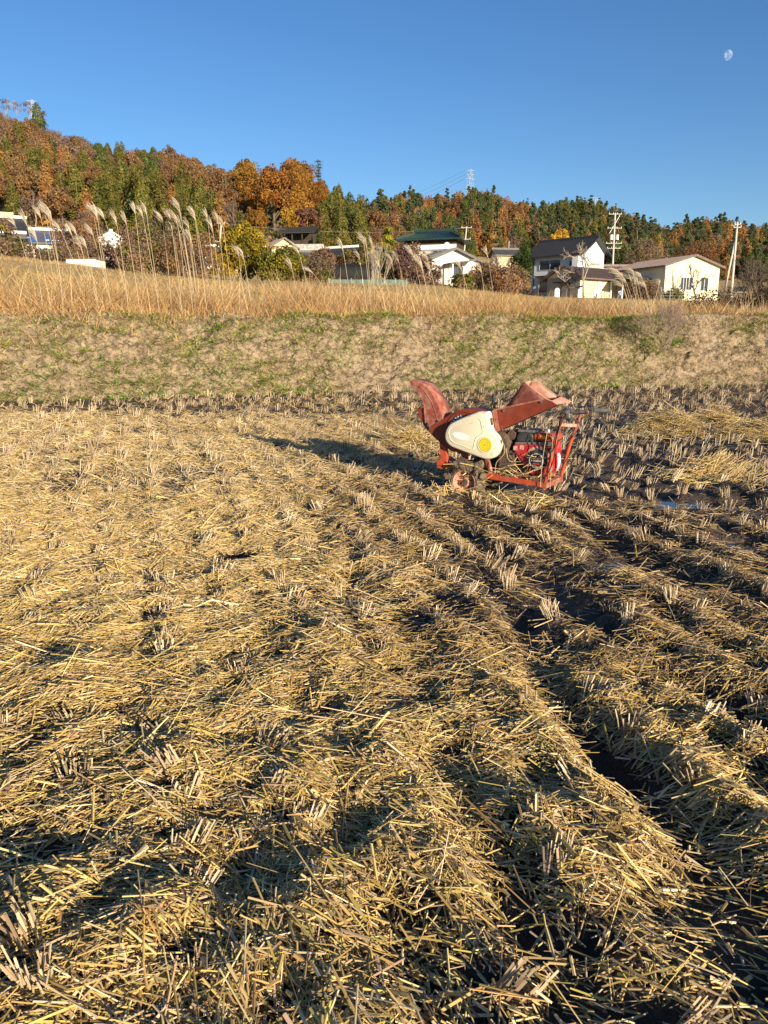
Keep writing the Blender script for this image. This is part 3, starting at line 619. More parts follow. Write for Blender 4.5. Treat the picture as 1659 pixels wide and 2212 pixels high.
cb = MB(); n = len(cov); vs = []; fs = []
for d_, yy in rings: vs += T3(inset(cov, d_), yy)
for i in range(len(rings)-1):
    for j in range(n): fs.append((i*n+j, i*n+(j+1) % n, (i+1)*n+(j+1) % n, (i+1)*n+j))
fs.append(tuple((len(rings)-1)*n+j for j in range(n))); cb.add(vs, fs)
cover = cb.build('belt_cover', 'cream_plastic', S, smooth=True)
import sys
def uA(x, y, yo):
    p = ((1620+x/3.95)*.54004, (1480+y/3.95)*.54004); d = ray(*p); Xv = np.array([math.cos(R(30)), -math.sin(R(30)), 0]); Yv = np.array([math.sin(R(30)), math.cos(R(30)), 0])
    o = P0+Yv*yo; t = np.dot(o-np.array([0, 0, CAMH]), Yv)/np.dot(d, Yv); q = np.array([0, 0, CAMH])+t*d-P0; return (float(q@Xv), float(q[2]-.03))
emb = [uA(x, y, 0) for x, y in [(690, 980), (712, 920), (780, 868), (950, 815), (1130, 768), (1190, 790), (1215, 880), (1230, 965), (1212, 1010), (1135, 1062), (1105, 1130), (1085, 1225), (1045, 1252), (900, 1195), (760, 1138), (705, 1060)]]
MB().tube(T3([tuple(p) for p in catmull(emb+[emb[0]], 4)], -.0005), .0038, 6).build('embossed_rib', 'cream_plastic', cover, smooth=True)
yc_ = uA(1262, 1184, 0)
MB().lathe([(.068, .001), (.066, -.004), (.060, -.004), (.056, .0005)], (yc_[0], 0, yc_[1]), 'y', 40).build('emblem_ring', 'cream_plastic', cover, smooth=True)
disc = MB().lathe([(.0565, -.001), (.055, -.004), (0, -.004)], (yc_[0], 0, yc_[1]), 'y', 40).build('emblem_disc', 'yellow_disc', cover, smooth=True)
mk = MB()
for rr, nn, sz in ((.047, 34, .0045), (.036, 12, .006), (.0, 1, .02)):
    for j in range(nn):
        a = 2*math.pi*j/nn+.1; mk.box((yc_[0]+rr*math.cos(a), -.0046, yc_[1]+rr*math.sin(a)), (sz, .001, sz*.6), Matrix.Rotation(-a, 3, 'Y'))
mk.lathe([(.0275, -.0048), (.026, -.0048)], (yc_[0], 0, yc_[1]), 'y', 32); mk.lathe([(.053, -.0048), (.0515, -.0048)], (yc_[0], 0, yc_[1]), 'y', 32)
mk.build('emblem_marks', 'yellow_mark', disc)
ec = uA(890, 1045, 0); el = []
for j in range(32):
    a = 2*math.pi*j/32; u, v_ = .084*math.cos(a), .031*math.sin(a); el.append((ec[0]+u*math.cos(-.17)-v_*math.sin(-.17), -.0015, ec[1]+u*math.sin(-.17)+v_*math.cos(-.17)))
MB().add(el, [tuple(range(31, -1, -1))]).build('oval_sticker', 'silver_sticker', cover)
# slotted lip at the top right edge of the cover
MB().bar((.222, .03, .672), (.231, .03, .612), .02, .004, up=(1, 0, .2)).build('cover_slot', 'black_plastic', cover)
# scuffs on the cover face and shoulder
for (a, b_, w_) in [((1000, 700), (1040, 735), .0015), ((1075, 820), (1030, 850), .0015), ((1290, 1060), (1310, 1080), .002), ((1390, 1240), (1420, 1235), .002), ((1360, 1320), (1380, 1360), .0015), ((1240, 880), (1252, 930), .0015), ((950, 1245), (965, 1260), .0015)]:
    p, q = uA(*a, 0), uA(*b_, 0); MB().bar((p[0], -.0006, p[1]), (q[0], -.0006, q[1]), .001, w_*1.4, up=(.3, 0, 1)).build('scuff', 'cream_scuff', cover)
MB().box((.306, .05, .475), (.003, .02, .03)).build('cover_latch', 'rusty_iron', cover)
# --- feed hopper: channel, hood and open mouth
y0, y1 = .10, .31
hp = MB()
low = [(.209, .719), (.246, .555), (.744, .797), (.700, .822), (.640, .833), (.313, .752)]
for yy in (y0, y1): hp.prism(low, yy-.0015, yy+.0015)
hp.sheet([[(.246, y0, .555), (.50, y0, .679), (.744, y0, .797), (.762, y0+.01, .803)], [(.246, y1, .555), (.50, y1, .679), (.744, y1, .797), (.79, y1, .806)]])
hp.sheet([[(.209, y0, .719), (.313, y0, .752)], [(.209, y1, .719), (.313, y1, .752)]])
hop = hp.build('feed_hopper', 'red_paint', S, solid=.003)
hd = MB(); prof = [((.313, .749), (.655, .836), 0.0), ((.345, .798), (.615, .862), .0), ((.39, .863), (.565, .893), .0), ((.425, .914), (.52, .924), .0), ((.448, .948), (.485, .948), .006), ((.457, .964), (.463, .966), .022)]
near = [[(a[0]+(b_[0]-a[0])*t, y0+ins*(1-.25*t)-.004*math.sin(math.pi*t), a[1]+(b_[1]-a[1])*t) for t in (0, .25, .5, .75, 1)] for a, b_, ins in prof]
hd.sheet(near)
hood = hd.build('hopper_hood', 'dark_dusty_red', hop, solid=.003, smooth=True)
fd_ = MB(); far = [[(a[0]+(b_[0]+.035-a[0])*t, y1-ins*(1-.25*t), a[1]+(b_[1]-a[1])*t) for t in (0, .25, .5, .75, 1)] for a, b_, ins in prof]
fd_.sheet(far); fd_.sheet([[(.64, y1, .836), (.700, y1, .825)], [(.70, y1, .838), (.785, y1, .808)]])
fd_.build('hood_far_wall', 'faded_red', hop, solid=.003, smooth=True)
bw = MB(); bw.sheet([[(a[0], y0+ins+(y1-y0-2*ins)*t, a[1]) for t in (0, .33, .66, 1)] for a, b_, ins in prof]); bw.build('hood_back_wall', 'faded_red', hop, solid=.003, smooth=True)
MB().prism([(.209, .735), (.64, .842), (.652, .832), (.215, .722)], y0-.006, y0-.003).build('hopper_flange', 'dusty_red', hop)
lip = MB(); lip.sheet([[(.70, y0, .826), (.744, y0-.004, .797), (.765, y0, .803)], [(.71, y1, .842), (.79, y1, .81), (.80, y1, .806)]]); lip.build('hopper_lip', 'faded_red', hop, solid=.003)
rim_ = [near[i][4] for i in range(5, -1, -1)]+[(.70, y0, .822), (.744, y0, .797)]
MB().tube(rim_, .004, 6).build('mouth_bead', 'faded_red', hop, smooth=True)
MB().tube([far[i][4] for i in range(5, -1, -1)]+[(.71, y1, .84), (.79, y1, .808)], .004, 6).build('mouth_bead', 'faded_red', hop, smooth=True)
for bx_, bz_ in ((.30, .728), (.615, .812)): MB().tube([(bx_, y0-.001, bz_), (bx_, y0-.014, bz_)], .009, 8).build('bolt', 'steel', hop)
for bx_, bz_ in ((.70, .845),): MB().tube([(bx_, y1-.002, bz_), (bx_, y1-.012, bz_)], .010, 8).build('bolt', 'rusty_iron', hop)
MB().prism([(.20, .724), (.235, .735), (.27, .56), (.24, .545)], .088, .0975).build('hopper_mount', 'dusty_red', S)
# lever behind the drum
lv = MB().tube([(.172, .2, .70), (.168, .2, .80)], .008, 8).build('throttle_lever', 'black_plastic', S)
MB().tube([(.168, .2, .79), (.163, .2, .848)], [.012, .016], 10).build('lever_knob', 'black_plastic', lv, smooth=True)
MB().box((.20, .2, .728), (.09, .06, .02)).build('lever_bracket', 'rusty_iron', S, bevel=.003)
# --- belt guard / shaft behind cover, and a dark filler box
MB().lathe([(0, .10), (.09, .10), (.10, .12), (.10, .30), (0, .30)], (.25, 0, .445), 'y', 28).build('clutch_housing', 'rusty_iron', S, smooth=True)
MB().span((.24, .14, .2), (.40, .38, .40)).build('dark_filler', 'rusty_iron', S, bevel=.02)  # box added to make the gap between cover and engine read dark
# --- engine
E_ = MB().prism([(.375, .455), (.378, .385), (.50, .255), (.53, .20), (.68, .20), (.715, .26), (.705, .47), (.40, .475)], .16, .40).build('engine', 'engine_red', S, bevel=.012)
sh = [(.385, .452), (.388, .39), (.508, .258), (.53, .215), (.66, .215), (.705, .29), (.700, .38), (.66, .44), (.60, .462)]
MB().prism([tuple(p) for p in sh], .128, .162).build('fan_shroud', 'engine_red', E_, bevel=.012)
rc = (.596, .335)
rec = MB().lathe([(.088, .130), (.086, .112), (.066, .104), (.062, .096), (.05, .094), (0, .094)], (rc[0], 0, rc[1]), 'y', 36).build('recoil_starter', 'black_plastic', E_, smooth=True)
MB().lathe([(.060, .095), (.060, .0925), (.056, .0925)], (rc[0], 0, rc[1]), 'y', 36).build('starter_ring', 'silver_sticker', rec, smooth=True)
arcs = MB(); rows = [[], []]
for j in range(16):
    a = R(20+j*8.5); rows[0].append((rc[0]+.090*math.cos(a), .126, rc[1]+.090*math.sin(a))); rows[1].append((rc[0]+.112*math.cos(a), .1275, rc[1]+.112*math.sin(a)))
arcs.sheet(rows); arcs.build('shroud_arc', 'faded_red', E_, smooth=True)
lg = MB()
def dia(cx, cz, a, s_): 
    u = (math.cos(a), math.sin(a)); v_ = (-u[1], u[0]); lg.add([(cx, .0928, cz), (cx+s_*u[0]*.5+v_[0]*s_*.3, .0928, cz+s_*u[1]*.5+v_[1]*s_*.3), (cx+s_*u[0], .0928, cz+s_*u[1]), (cx+s_*u[0]*.5-v_[0]*s_*.3, .0928, cz+s_*u[1]*.5-v_[1]*s_*.3)], [(0, 1, 2, 3)])
for a in (90, 210, 330): dia(rc[0]+.002, rc[1]+.022, R(a), .016)
lg.add([(rc[0]-.024, .0928, rc[1]-.030), (rc[0]+.024, .0928, rc[1]-.030), (rc[0]+.024, .0928, rc[1]-.020), (rc[0]-.024, .0928, rc[1]-.020)], [(0, 1, 2, 3)])
lg.build('starter_logo', 'logo_red', rec)
cu = bpy.data.curves.new('lettering', 'FONT'); cu.body = 'MITSUBISHI'; cu.size = .0165; cu.align_x = 'CENTER'; cu.extrude = .0004
to = bpy.data.objects.new('tmp', cu); COL.objects.link(to); bpy.context.view_layer.update()
me = bpy.data.meshes.new_from_object(to.evaluated_get(bpy.context.evaluated_depsgraph_get())); bpy.data.objects.remove(to)
me.materials.clear(); me.materials.append(MATS['decal_white']); o = link('lettering', me, rec, (rc[0], .0922, rc[1]-.006)); o.rotation_euler = (R(90), 0, 0)
# tank, air cleaner, band
MB().prism([(.395, .468), (.40, .535), (.425, .552), (.52, .552), (.545, .53), (.548, .468)], .15, .38).build('air_cleaner', 'black_plastic', E_, bevel=.016)
MB().box((.475, .25, .562), (.14, .2, .02)).build('air_cleaner_lid', 'grey_plastic', E_, bevel=.006)
MB().tube([(.47, .19, .565), (.47, .19, .59)], .018, 12).build('wing_knob', 'black_plastic', E_)
tk = MB().prism([(.545, .49), (.545, .545), (.57, .552), (.69, .548), (.715, .525), (.718, .49)], .15, .40).build('fuel_tank', 'orange_paint', E_, bevel=.014)
MB().tube([(.62, .26, .55), (.62, .26, .577)], .026, 14).build('fuel_cap', 'muffler', tk)
MB().box((.635, .148, .522), (.07, .002, .026)).build('warning_sticker', 'orange_sticker', tk)
MB().prism([(.39, .468), (.718, .490), (.722, .455), (.55, .452), (.392, .448)], .140, .158).build('engine_band', 'grey_plastic', E_, bevel=.004)
MB().prism([(.715, .45), (.715, .28), (.70, .25), (.69, .30), (.695, .44)], .125, .16).build('engine_side_panel', 'grey_plastic', E_, bevel=.003)
MB().lathe([(.0, .16), (.036, .16), (.04, .17), (.04, .30), (.0, .32)], (.35, 0, .52), 'y', 20).build('muffler', 'rusty_iron', E_, smooth=True)
MB().prism([tuple(p) for p in catmull([(.735, .39), (.75, .37), (.755, .32), (.745, .27), (.735, .25), (.742, .31)], 4, True)], .2, .24).build('exhaust_guard', 'silver_sticker', E_, bevel=.004)
for q in ((.40, .42), (.455, .43)): MB().box((q[0], .126, q[1]), (.035, .004, .035)).build('shroud_vent', 'faded_red', E_, bevel=.002)
MB().tube([(.392, .127, .372), (.392, .118, .372)], .009, 10).build('shroud_bolt', 'black_plastic', E_)
# --- handle posts, bars, grips
MB().tube([tuple(p) for p in catmull([(.673, .085, .105), (.71, .085, .30), (.744, .085, .481), (.760, .085, .56)], 4)], .0155, 12).build('handle_post', 'orange_paint', S, smooth=True)
MB().tube([tuple(p) for p in catmull([(.700, .43, .13), (.74, .43, .32), (.775, .43, .47), (.80, .43, .55)], 4)], .0155, 12).build('handle_post', 'orange_paint', S, smooth=True)
hb = MB().tube([tuple(p) for p in catmull([(.735, .085, .44), (.775, .085, .612), (.80, .085, .70), (.832, .085, .745), (.875, .085, .750), (1.0, .085, .752)], 5)], .0135, 12).build('handlebar', 'dusty_red', S, smooth=True)
hb2 = MB().tube([tuple(p) for p in catmull([(.785, .43, .50), (.82, .43, .605), (.84, .43, .685), (.88, .43, .730), (.93, .43, .735), (1.06, .43, .738)], 5)], .0135, 12).build('handlebar', 'dusty_red', S, smooth=True)
MB().bar((.785, .085, .640), (.815, .43, .600), .012, .026).build('handle_cross_bar', 'faded_red', S, bevel=.003)
for h_, yy, x0, z0, gm in ((hb, .085, .865, .750, 'grip_rubber'), (hb2, .43, .955, .736, 'grip_worn')):
    gr = MB(); pr = [(.0, 0), (.019, 0)]
    for j in range(9): pr += [(.0195, .008+j*.013), (.0175, .013+j*.013)]
    pr += [(.0195, .125), (.0, .127)]; gr.lathe(pr, (x0, yy, z0), 'x', 14); gr.build('grip', gm, h_, smooth=True)
    cl = MB().tube([(x0-.035, yy, z0), (x0-.005, yy, z0)], .022, 12).build('lever_clamp', 'steel', h_, smooth=True)
    MB().box((x0-.02, yy-.012, z0-.03), (.028, .02, .045)).build('lever_pivot', 'steel', cl, bevel=.004)
    MB().tube([tuple(p) for p in catmull([(x0-.018, yy-.012, z0-.045), (x0+.03, yy-.014, z0-.06), (x0+.075, yy-.014, z0-.085), (x0+.105, yy-.014, z0-.118)], 4)], [.008]*6+[.006]*7, 8).build('brake_lever', 'steel', h_, smooth=True)
MB().tube([(.826, .085, .738), (.845, .085, .765)], .025, 12).build('bar_clamp', 'steel', S, smooth=True)
for p, yy in (((.757, .54), .066), ((.80, .53), .41)): MB().tube([(p[0], yy, p[1]), (p[0], yy+.045, p[1])], .013, 8).build('adjusting_bolt', 'steel', S)
# control cables
for pts, r_ in [([(.83, .07, .72), (.80, .05, .66), (.77, .05, .55), (.73, .06, .42), (.62, .1, .47), (.55, .13, .50)], .004), ([(.84, .07, .705), (.81, .04, .70), (.785, .05, .64), (.765, .05, .52), (.752, .05, .36), (.70, .06, .22)], .004), ([(.935, .42, .70), (.90, .40, .60), (.84, .36, .48), (.80, .3, .36), (.76, .2, .25)], .004),
               ([(.93, .44, .69), (.91, .44, .58), (.85, .43, .45), (.80, .42, .30), (.77, .41, .14)], .005), ([(.73, .1, .43), (.76, .12, .50), (.70, .13, .545), (.60, .14, .56)], .0035), ([(.60, .09, .36), (.66, .075, .41), (.70, .07, .46)], .0035)]:
    MB().tube([tuple(p) for p in catmull(pts, 5)], r_, 6).build('control_cable', 'cable', S, smooth=True)
# --- straw and twigs caught on the machine
cs = []
for _ in range(170):
    if rng.random() < .62: c = (rng.uniform(.2, .72), rng.uniform(.075, .36), rng.uniform(.185, .24))
    elif rng.random() < .5: c = (rng.uniform(-.16, .2), rng.uniform(-.02, .1), rng.uniform(.12, .27))
    else: c = (rng.uniform(.35, .75), rng.uniform(.085, .12), rng.uniform(.2, .42))
    cs.append(c)
for _ in range(420):
    cs.append((rng.uniform(-.3, .8), rng.normal(-.07, .07), abs(rng.normal(0, .035))+.0))
cs = np.array(cs); n = len(cs); D = np.stack([rng.normal(0, 1, n), rng.normal(0, .4, n), rng.normal(0, .35, n)], 1)
V, F_, C_ = straws(cs, D, rng.uniform(.05, .22, n), rng.uniform(.003, .006, n), straw_cols(n), 3)
tag(link('caught_straw', fastmesh('caught_straw', V, F_, M_STRAW, C_), S), kind='stuff')
for pts in ([(.30, .06, .50), (.335, .05, .43), (.33, .05, .37), (.27, .05, .30), (.255, .06, .21)], [(.34, .08, .42), (.36, .07, .34), (.40, .07, .31)], [(.27, .08, .215), (.42, .06, .205), (.53, .05, .235), (.66, .06, .30)], [(.735, .06, .12), (.735, .055, .3), (.735, .06, .55)], [(.655, .05, .13), (.665, .04, .35), (.69, .05, .58)]):
    MB().tube([tuple(p) for p in catmull(pts, 5)], .0028, 5).build('caught_stem', 'straw_stem' if 'straw_stem' in MATS else mat('straw_stem', (.42, .33, .2), rough=.7, var=.2), S, smooth=True)
# ================================================================ houses
mat('white_wall', (0.74, 0.71, 0.64), rough=0.85, var=0.06, scale=1.2, col2=(0.62, 0.58, 0.5), mixscale=.9, lo=.5, hi=.75)
mat('pale_yellow_wall', (0.74, 0.66, 0.44), rough=0.85, var=0.06, scale=1.2, col2=(0.62, 0.55, 0.38), mixscale=.8, lo=.55, hi=.75)
mat('cream_wall', (0.66, 0.54, 0.30), rough=0.85, var=0.06, scale=1.0)
mat('blue_white_wall', (0.66, 0.66, 0.64), rough=0.8, var=0.05, scale=1.0)
mat('grey_wall', (0.33, 0.31, 0.28), rough=0.85, var=0.12, scale=1.0)
mat('stone_wall', (0.34, 0.32, 0.29), rough=0.9, var=0.5, scale=2.2, bump=.8, bscale=6, col2=(0.52, 0.5, 0.46), mixscale=2.5)
mat('dark_wood', (0.05, 0.035, 0.025), rough=0.8, var=0.3, scale=2)
mat('brown_wood', (0.17, 0.10, 0.06), rough=0.8, var=0.25, scale=2)
mat('black_tile', (0.032, 0.033, 0.038), rough=0.45, var=0.25, scale=1.5, spec=.5)
mat('grey_tile', (0.11, 0.105, 0.10), rough=0.6, var=0.3, scale=1.5)
mat('green_tile', (0.022, 0.045, 0.035), rough=0.3, var=0.3, scale=1.5, spec=.6)
mat('blue_tile', (0.09, 0.10, 0.14), rough=0.5, var=0.3, scale=1.5, col2=(0.03, 0.12, 0.42), mixscale=.55, lo=.5, hi=.56)
mat('brown_roof', (0.16, 0.115, 0.10), rough=0.6, var=0.25, scale=1.2)
mat('white_plaster', (0.78, 0.77, 0.74), rough=0.7, var=0.05)
mat('glass', (0.03, 0.035, 0.045), rough=0.08, var=0.0, spec=.7)
mat('curtain_glass', (0.50, 0.45, 0.34), rough=0.25, var=0.1, scale=1.5)
mat('blue_glass', (0.08, 0.16, 0.42), rough=0.2, var=0.1)
mat('alu', (0.55, 0.54, 0.52), rough=0.4, var=0.05, metal=.3)
mat('dark_metal', (0.04, 0.038, 0.036), rough=0.6, var=0.2)
mat('concrete', (0.42, 0.40, 0.36), rough=0.9, var=0.15, scale=3)
mat('black_sheet', (0.012, 0.012, 0.013), rough=0.7, var=0.3, scale=1)

def roof_gable(name, parent, L, D, H, RH, ov, m, thick=.14, rib=.32, rise=.055, ridge=True, rm=None):
    """gable roof, ridge along local x, with raised tile ribs running down each slope"""
    b = MB(); hl = L/2+ov; hd = D/2+ov; e = RH/(D/2)*ov
    for sgn in (-1, 1):
        a0 = (-hl, 0, H+RH); 
        P_ = [(-hl, 0, H+RH), (hl, 0, H+RH), (hl, sgn*hd, H-e), (-hl, sgn*hd, H-e)]
        b.add(P_+[(x, y, z-thick) for x, y, z in P_], [(0, 1, 2, 3), (7, 6, 5, 4), (0, 4, 5, 1), (1, 5, 6, 2), (2, 6, 7, 3), (3, 7, 4, 0)])
    rf = b.build(name, m, parent)
    rb = MB(); k = int(2*hl/rib); sl = math.hypot(hd, RH+e)
    for i in range(k+1):
        x = -hl+.05+i*(2*hl-.1)/k
        for sgn in (-1, 1): rb.bar((x, sgn*.02, H+RH+.01), (x, sgn*(hd+.02), H-e+.01), .1, rise*2)
    rb.build('tile_ribs', m, rf)
    if ridge: MB().box((0, 0, H+RH+.1), (2*hl, .34, .3)).build('roof_ridge', rm or m, rf)
    return rf
def walls(name, parent, L, D, H, RH, m):
    b = MB(); x, y = L/2, D/2
    V = []
    for sx in (-x, x): V += [(sx, -y, -1.2), (sx, y, -1.2), (sx, y, H), (sx, 0, H+RH-.05), (sx, -y, H)]
    b.add(V, [(4, 3, 2, 1, 0), (5, 6, 7, 8, 9), (0, 5, 9, 4), (1, 2, 7, 6), (0, 1, 6, 5)]); return b.build(name, m, parent)
def window(parent, face, u, z, w_, h_, L, D, kind='glass', panes=2, frame='alu', name='window'):
    def pt(a, o, zz):
        return {'f': (a, -D/2-o, zz), 'b': (-a, D/2+o, zz), 'r': (L/2+o, a, zz), 'l': (-L/2-o, -a, zz)}[face]
    b = MB()
    def slab(a0, a1, z0, z1, o0, o1):
        p = pt(a0, o0, z0); q = pt(a1, o1, z1); b.span(p, q)
    t = .07
    slab(u-w_/2-t, u+w_/2+t, z-t, z, -.02, .08); slab(u-w_/2-t, u+w_/2+t, z+h_, z+h_+t, -.02, .08)
    slab(u-w_/2-t, u-w_/2, z, z+h_, -.02, .08); slab(u+w_/2, u+w_/2+t, z, z+h_, -.02, .08)
    for i in range(1, panes): c = u-w_/2+i*w_/panes; slab(c-.035, c+.035, z, z+h_, -.02, .06)
    fr = b.build(name, frame, parent)
    for i in range(panes):
        b = MB(); a0 = u-w_/2+i*w_/panes; p = pt(a0+(.035 if i else 0), -.01, z); q = pt(a0+w_/panes-(.035 if i < panes-1 else 0), .02, z+h_); b.span(p, q); b.build('pane', kind, fr)
    return fr
def bld(name, label, px, py, Y, rz, cat='house'):
    c = at(px, py, Y); o = tag(empty(name, tuple(c), R(rz)), label, cat); return o
HG = None
# 1 left farmhouse: big dark roof with white ridge, and its wing
h = bld('farmhouse', 'large dark-roofed farmhouse with white ridge cap at the left edge', -22, 548, 92, 26)
L, D, H, RH = 7.2, 5.6, 2.1, 1.9
walls('wall', h, L, D, H, RH, 'white_wall'); roof_gable('roof', h, L, D, H, RH, .6, 'black_tile', rm='white_plaster')
MB().box((2.0, -.1, H+RH+.32), (1.7, .5, .45)).build('ridge_vent', 'cream_wall', h)
rp = MB(); rp.add([(-.2, -3.3, 1.95), (3.9, -3.3, 1.95), (3.9, -4.6, 1.45), (-.2, -4.6, 1.45)]+[(-.2, -3.3, 1.85), (3.9, -3.3, 1.85), (3.9, -4.6, 1.35), (-.2, -4.6, 1.35)], [(0, 1, 2, 3), (7, 6, 5, 4), (0, 4, 5, 1), (1, 5, 6, 2), (2, 6, 7, 3), (3, 7, 4, 0)]); rp.build('porch_roof', 'grey_tile', h)
MB().box((1.8, -3.35, 2.1), (4.2, .12, .3)).build('white_fascia', 'white_plaster', h)
window(h, 'f', 2.2, .25, 2.6, 1.1, L, D, 'glass', 3); window(h, 'f', -1.4, .25, 2.4, 1.1, L, D, 'glass', 3)
h = bld('house_wing', 'cream-walled building with faded blue tiled roof and white ridge', 104, 549, 95, 20)
L, D, H, RH = 5.2, 4.4, 1.3, 1.35
walls('wall', h, L, D, H, RH, 'white_wall'); roof_gable('roof', h, L, D, H, RH, .45, 'blue_tile', rm='white_plaster')
MB().box((-2.85, -2.5, .5), (.25, .5, 2.4)).build('corner_post', 'grey_wall', h)
window(h, 'f', .8, .4, 1.4, .9, L, D, 'curtain_glass', 2)
# 2 small white gable house among the pampas
h = bld('small_house', 'small white gabled storehouse behind the pampas plumes', 236, 552, 98, -62)
walls('wall', h, 4.6, 2.8, 1.75, .75, 'white_plaster'); roof_gable('roof', h, 4.6, 2.8, 1.75, .75, .28, 'white_plaster', thick=.16)
window(h, 'r', .1, 1.5, .3, .3, 4.6, 2.8, 'glass', 1)
# 3 low white shed
h = bld('low_shed', 'low white shed with brown flat top beside the meadow', 187, 585, 75, -8, 'shed')
MB().box((0, 0, .35), (2.9, 1.8, 1.3)).build('wall', 'white_plaster', h); MB().box((.12, 0, 1.03), (3.3, 2.1, .09)).build('roof', 'brown_wood', h)
MB().box((.2, -.915, .5), (2.6, .03, .04)).build('trim_rail', 'grey_wall', h)
# 4 white house behind the yellow tree
h = bld('white_house', 'white house with grey roof mostly hidden behind the round yellow tree', 500, 584, 112, 12)
L, D, H, RH = 13, 6, 1.9, 1.2
walls('wall', h, L, D, H, RH, 'white_wall'); roof_gable('roof', h, L, D, H, RH, .5, 'grey_tile', rm='white_plaster')
for u in (-6, -3.4, 4.8): window(h, 'f', u, .6, 1.5, 1.2, L, D, 'glass', 2)
# 5 cream gable house with blue window
h = bld('cream_house', 'cream gabled house with a small blue window', 604, 566, 112, -66)
L, D, H, RH = 4.5, 3.4, 1.9, 1.05
walls('wall', h, L, D, H, RH, 'cream_wall'); roof_gable('roof', h, L, D, H, RH, .45, 'brown_roof', ridge=False)
window(h, 'r', -.2, .2, .85, .8, L, D, 'blue_glass', 2)
for u, w_, z0, hh_ in ((-.95, .1, -.5, 2.4), (1.2, .1, -.5, 2.4)): MB().box((L/2+.03, u, z0+hh_/2), (.1, w_, hh_)).build('timber', 'brown_wood', h)
MB().box((L/2+.03, 0, 1.8), (.1, 3.3, .1)).build('timber', 'brown_wood', h)
# 6 dark open hut with retaining wall
h = bld('wooden_hut', 'dark open wooden hut standing above a pale retaining wall', 648, 528, 128, -10, 'hut')
for x in (-2.4, -.8, .8, 2.4):
    for y in (-1.5, 1.5): MB().box((x, y, .6), (.18, .18, 2.4)).build('post', 'dark_wood', h)
MB().box((0, 1.5, .6), (5, .08, 2.3)).build('back_wall', 'dark_wood', h); roof_gable('roof', h, 5, 3.2, 1.8, .8, .4, 'dark_metal', ridge=False)
MB().box((0, -1.45, .0), (5, .06, .9)).build('rail_board', 'dark_wood', h)
h = bld('retaining_wall', 'pale stone retaining wall below the dark hut', 650, 545, 122, -6, 'wall')
MB().box((0, 0, .2), (7, .8, 1.9)).build('wall', 'stone_wall', h, bevel=.1)
# 7 grey tile roof white storehouse
h = bld('tiled_storehouse', 'long low white storehouse with grey tiled roof right of the green bush', 668, 588, 106, 10)
L, D, H, RH = 4.2, 3.6, 1.5, 1.0
walls('wall', h, L, D, H, RH, 'white_wall'); roof_gable('roof', h, L, D, H, RH, .45, 'grey_tile')
window(h, 'f', 1.6, .5, .8, .8, L, D, 'glass', 1)
# 8 black tile house
h = bld('black_tiled_house', 'traditional house with black tiled roof and white ridge line', 732, 586, 104, -28)
L, D, H, RH = 4.6, 4.0, 1.6, 1.25
walls('wall', h, L, D, H, RH, 'cream_wall'); roof_gable('roof', h, L, D, H, RH, .6, 'black_tile', rm='white_plaster')
window(h, 'r', .2, .0, 1.4, 1.2, L, D, 'glass', 3); window(h, 'f', -.6, .2, 1.6, 1.1, L, D, 'curtain_glass', 2)
rf2 = MB(); rf2.box((L/2+.5, -.2, 1.6), (1.4, 3.4, .12), Matrix.Rotation(.35, 3, 'Y')); rf2.build('porch_roof', 'brown_roof', h)
# 9 two-storey house with green-black hip-and-gable roof
h = bld('two_storey_house', 'two-storey house with glossy green-black hipped tile roof', 938, 606, 112, -18)
L, D, H, RH = 7.0, 5.6, 5.25, 1.25
b = MB(); b.span((-L/2, -D/2, -1), (L/2, D/2, H)); b.build('wall', 'dark_wood', h)
for u0, u1, z0, z1, mm in ((-3.68, 3.68, 3.85, 4.45, 'white_plaster'), (-3.4, 3.2, 1.6, 2.7, 'white_plaster')): MB().span((u0, -D/2-.03, z0), (u1, -D/2+.1, z1)).build('plaster_band', mm, h)
MB().span((-L/2-.03, -2.2, 3.8), (-L/2+.1, -.2, 4.4)).build('plaster_band', 'white_plaster', h); MB().span((-L/2-.03, .2, 3.8), (-L/2+.1, 2.2, 4.4)).build('plaster_band', 'white_plaster', h)
for u, wd, kd in ((-2.5, 1.7, 'curtain_glass'), (-.6, 1.7, 'curtain_glass'), (1.25, 1.5, 'glass')): window(h, 'f', u, 2.75, wd, .95, L, D, kd, 2)
hl, hd, g_ = L/2+1.0, D/2+1.0, 2.6
rfm = MB(); zt = H+RH; ze = H-.1; zm = H+RH*.62
A_ = [(-hl, -hd, ze), (hl, -hd, ze), (hl, hd, ze), (-hl, hd, ze)]
rfm.add(A_+[(-g_, -1.35, zm), (g_, -1.35, zm), (g_, 1.35, zm), (-g_, 1.35, zm), (-g_, 0, zt), (g_, 0, zt)], [(0, 1, 5, 4), (1, 2, 6, 5), (2, 3, 7, 6), (3, 0, 4, 7), (4, 5, 9, 8), (6, 7, 8, 9), (5, 6, 9), (7, 4, 8)])
rfm.add([(x, y, z-.16) for x, y, z in A_]+A_, [(3, 2, 1, 0), (0, 1, 5, 4), (1, 2, 6, 5), (2, 3, 7, 6), (3, 0, 4, 7)])
rf = rfm.build('roof', 'green_tile', h)
rb = MB()
for i in range(28):
    x = -hl+.3+i*(2*hl-.6)/27; xt = x*g_/hl; rb.bar((xt, -1.3, zm+.02), (x, -hd-.02, ze+.02), .1, .1)
    if abs(xt) <= g_: rb.bar((xt, 0, zt+.02), (xt, -1.35, zm+.02), .1, .1)
rb.build('tile_ribs', 'green_tile', rf); MB().box((0, 0, zt+.12), (2*g_+.5, .36, .34)).build('roof_ridge', 'green_tile', rf)
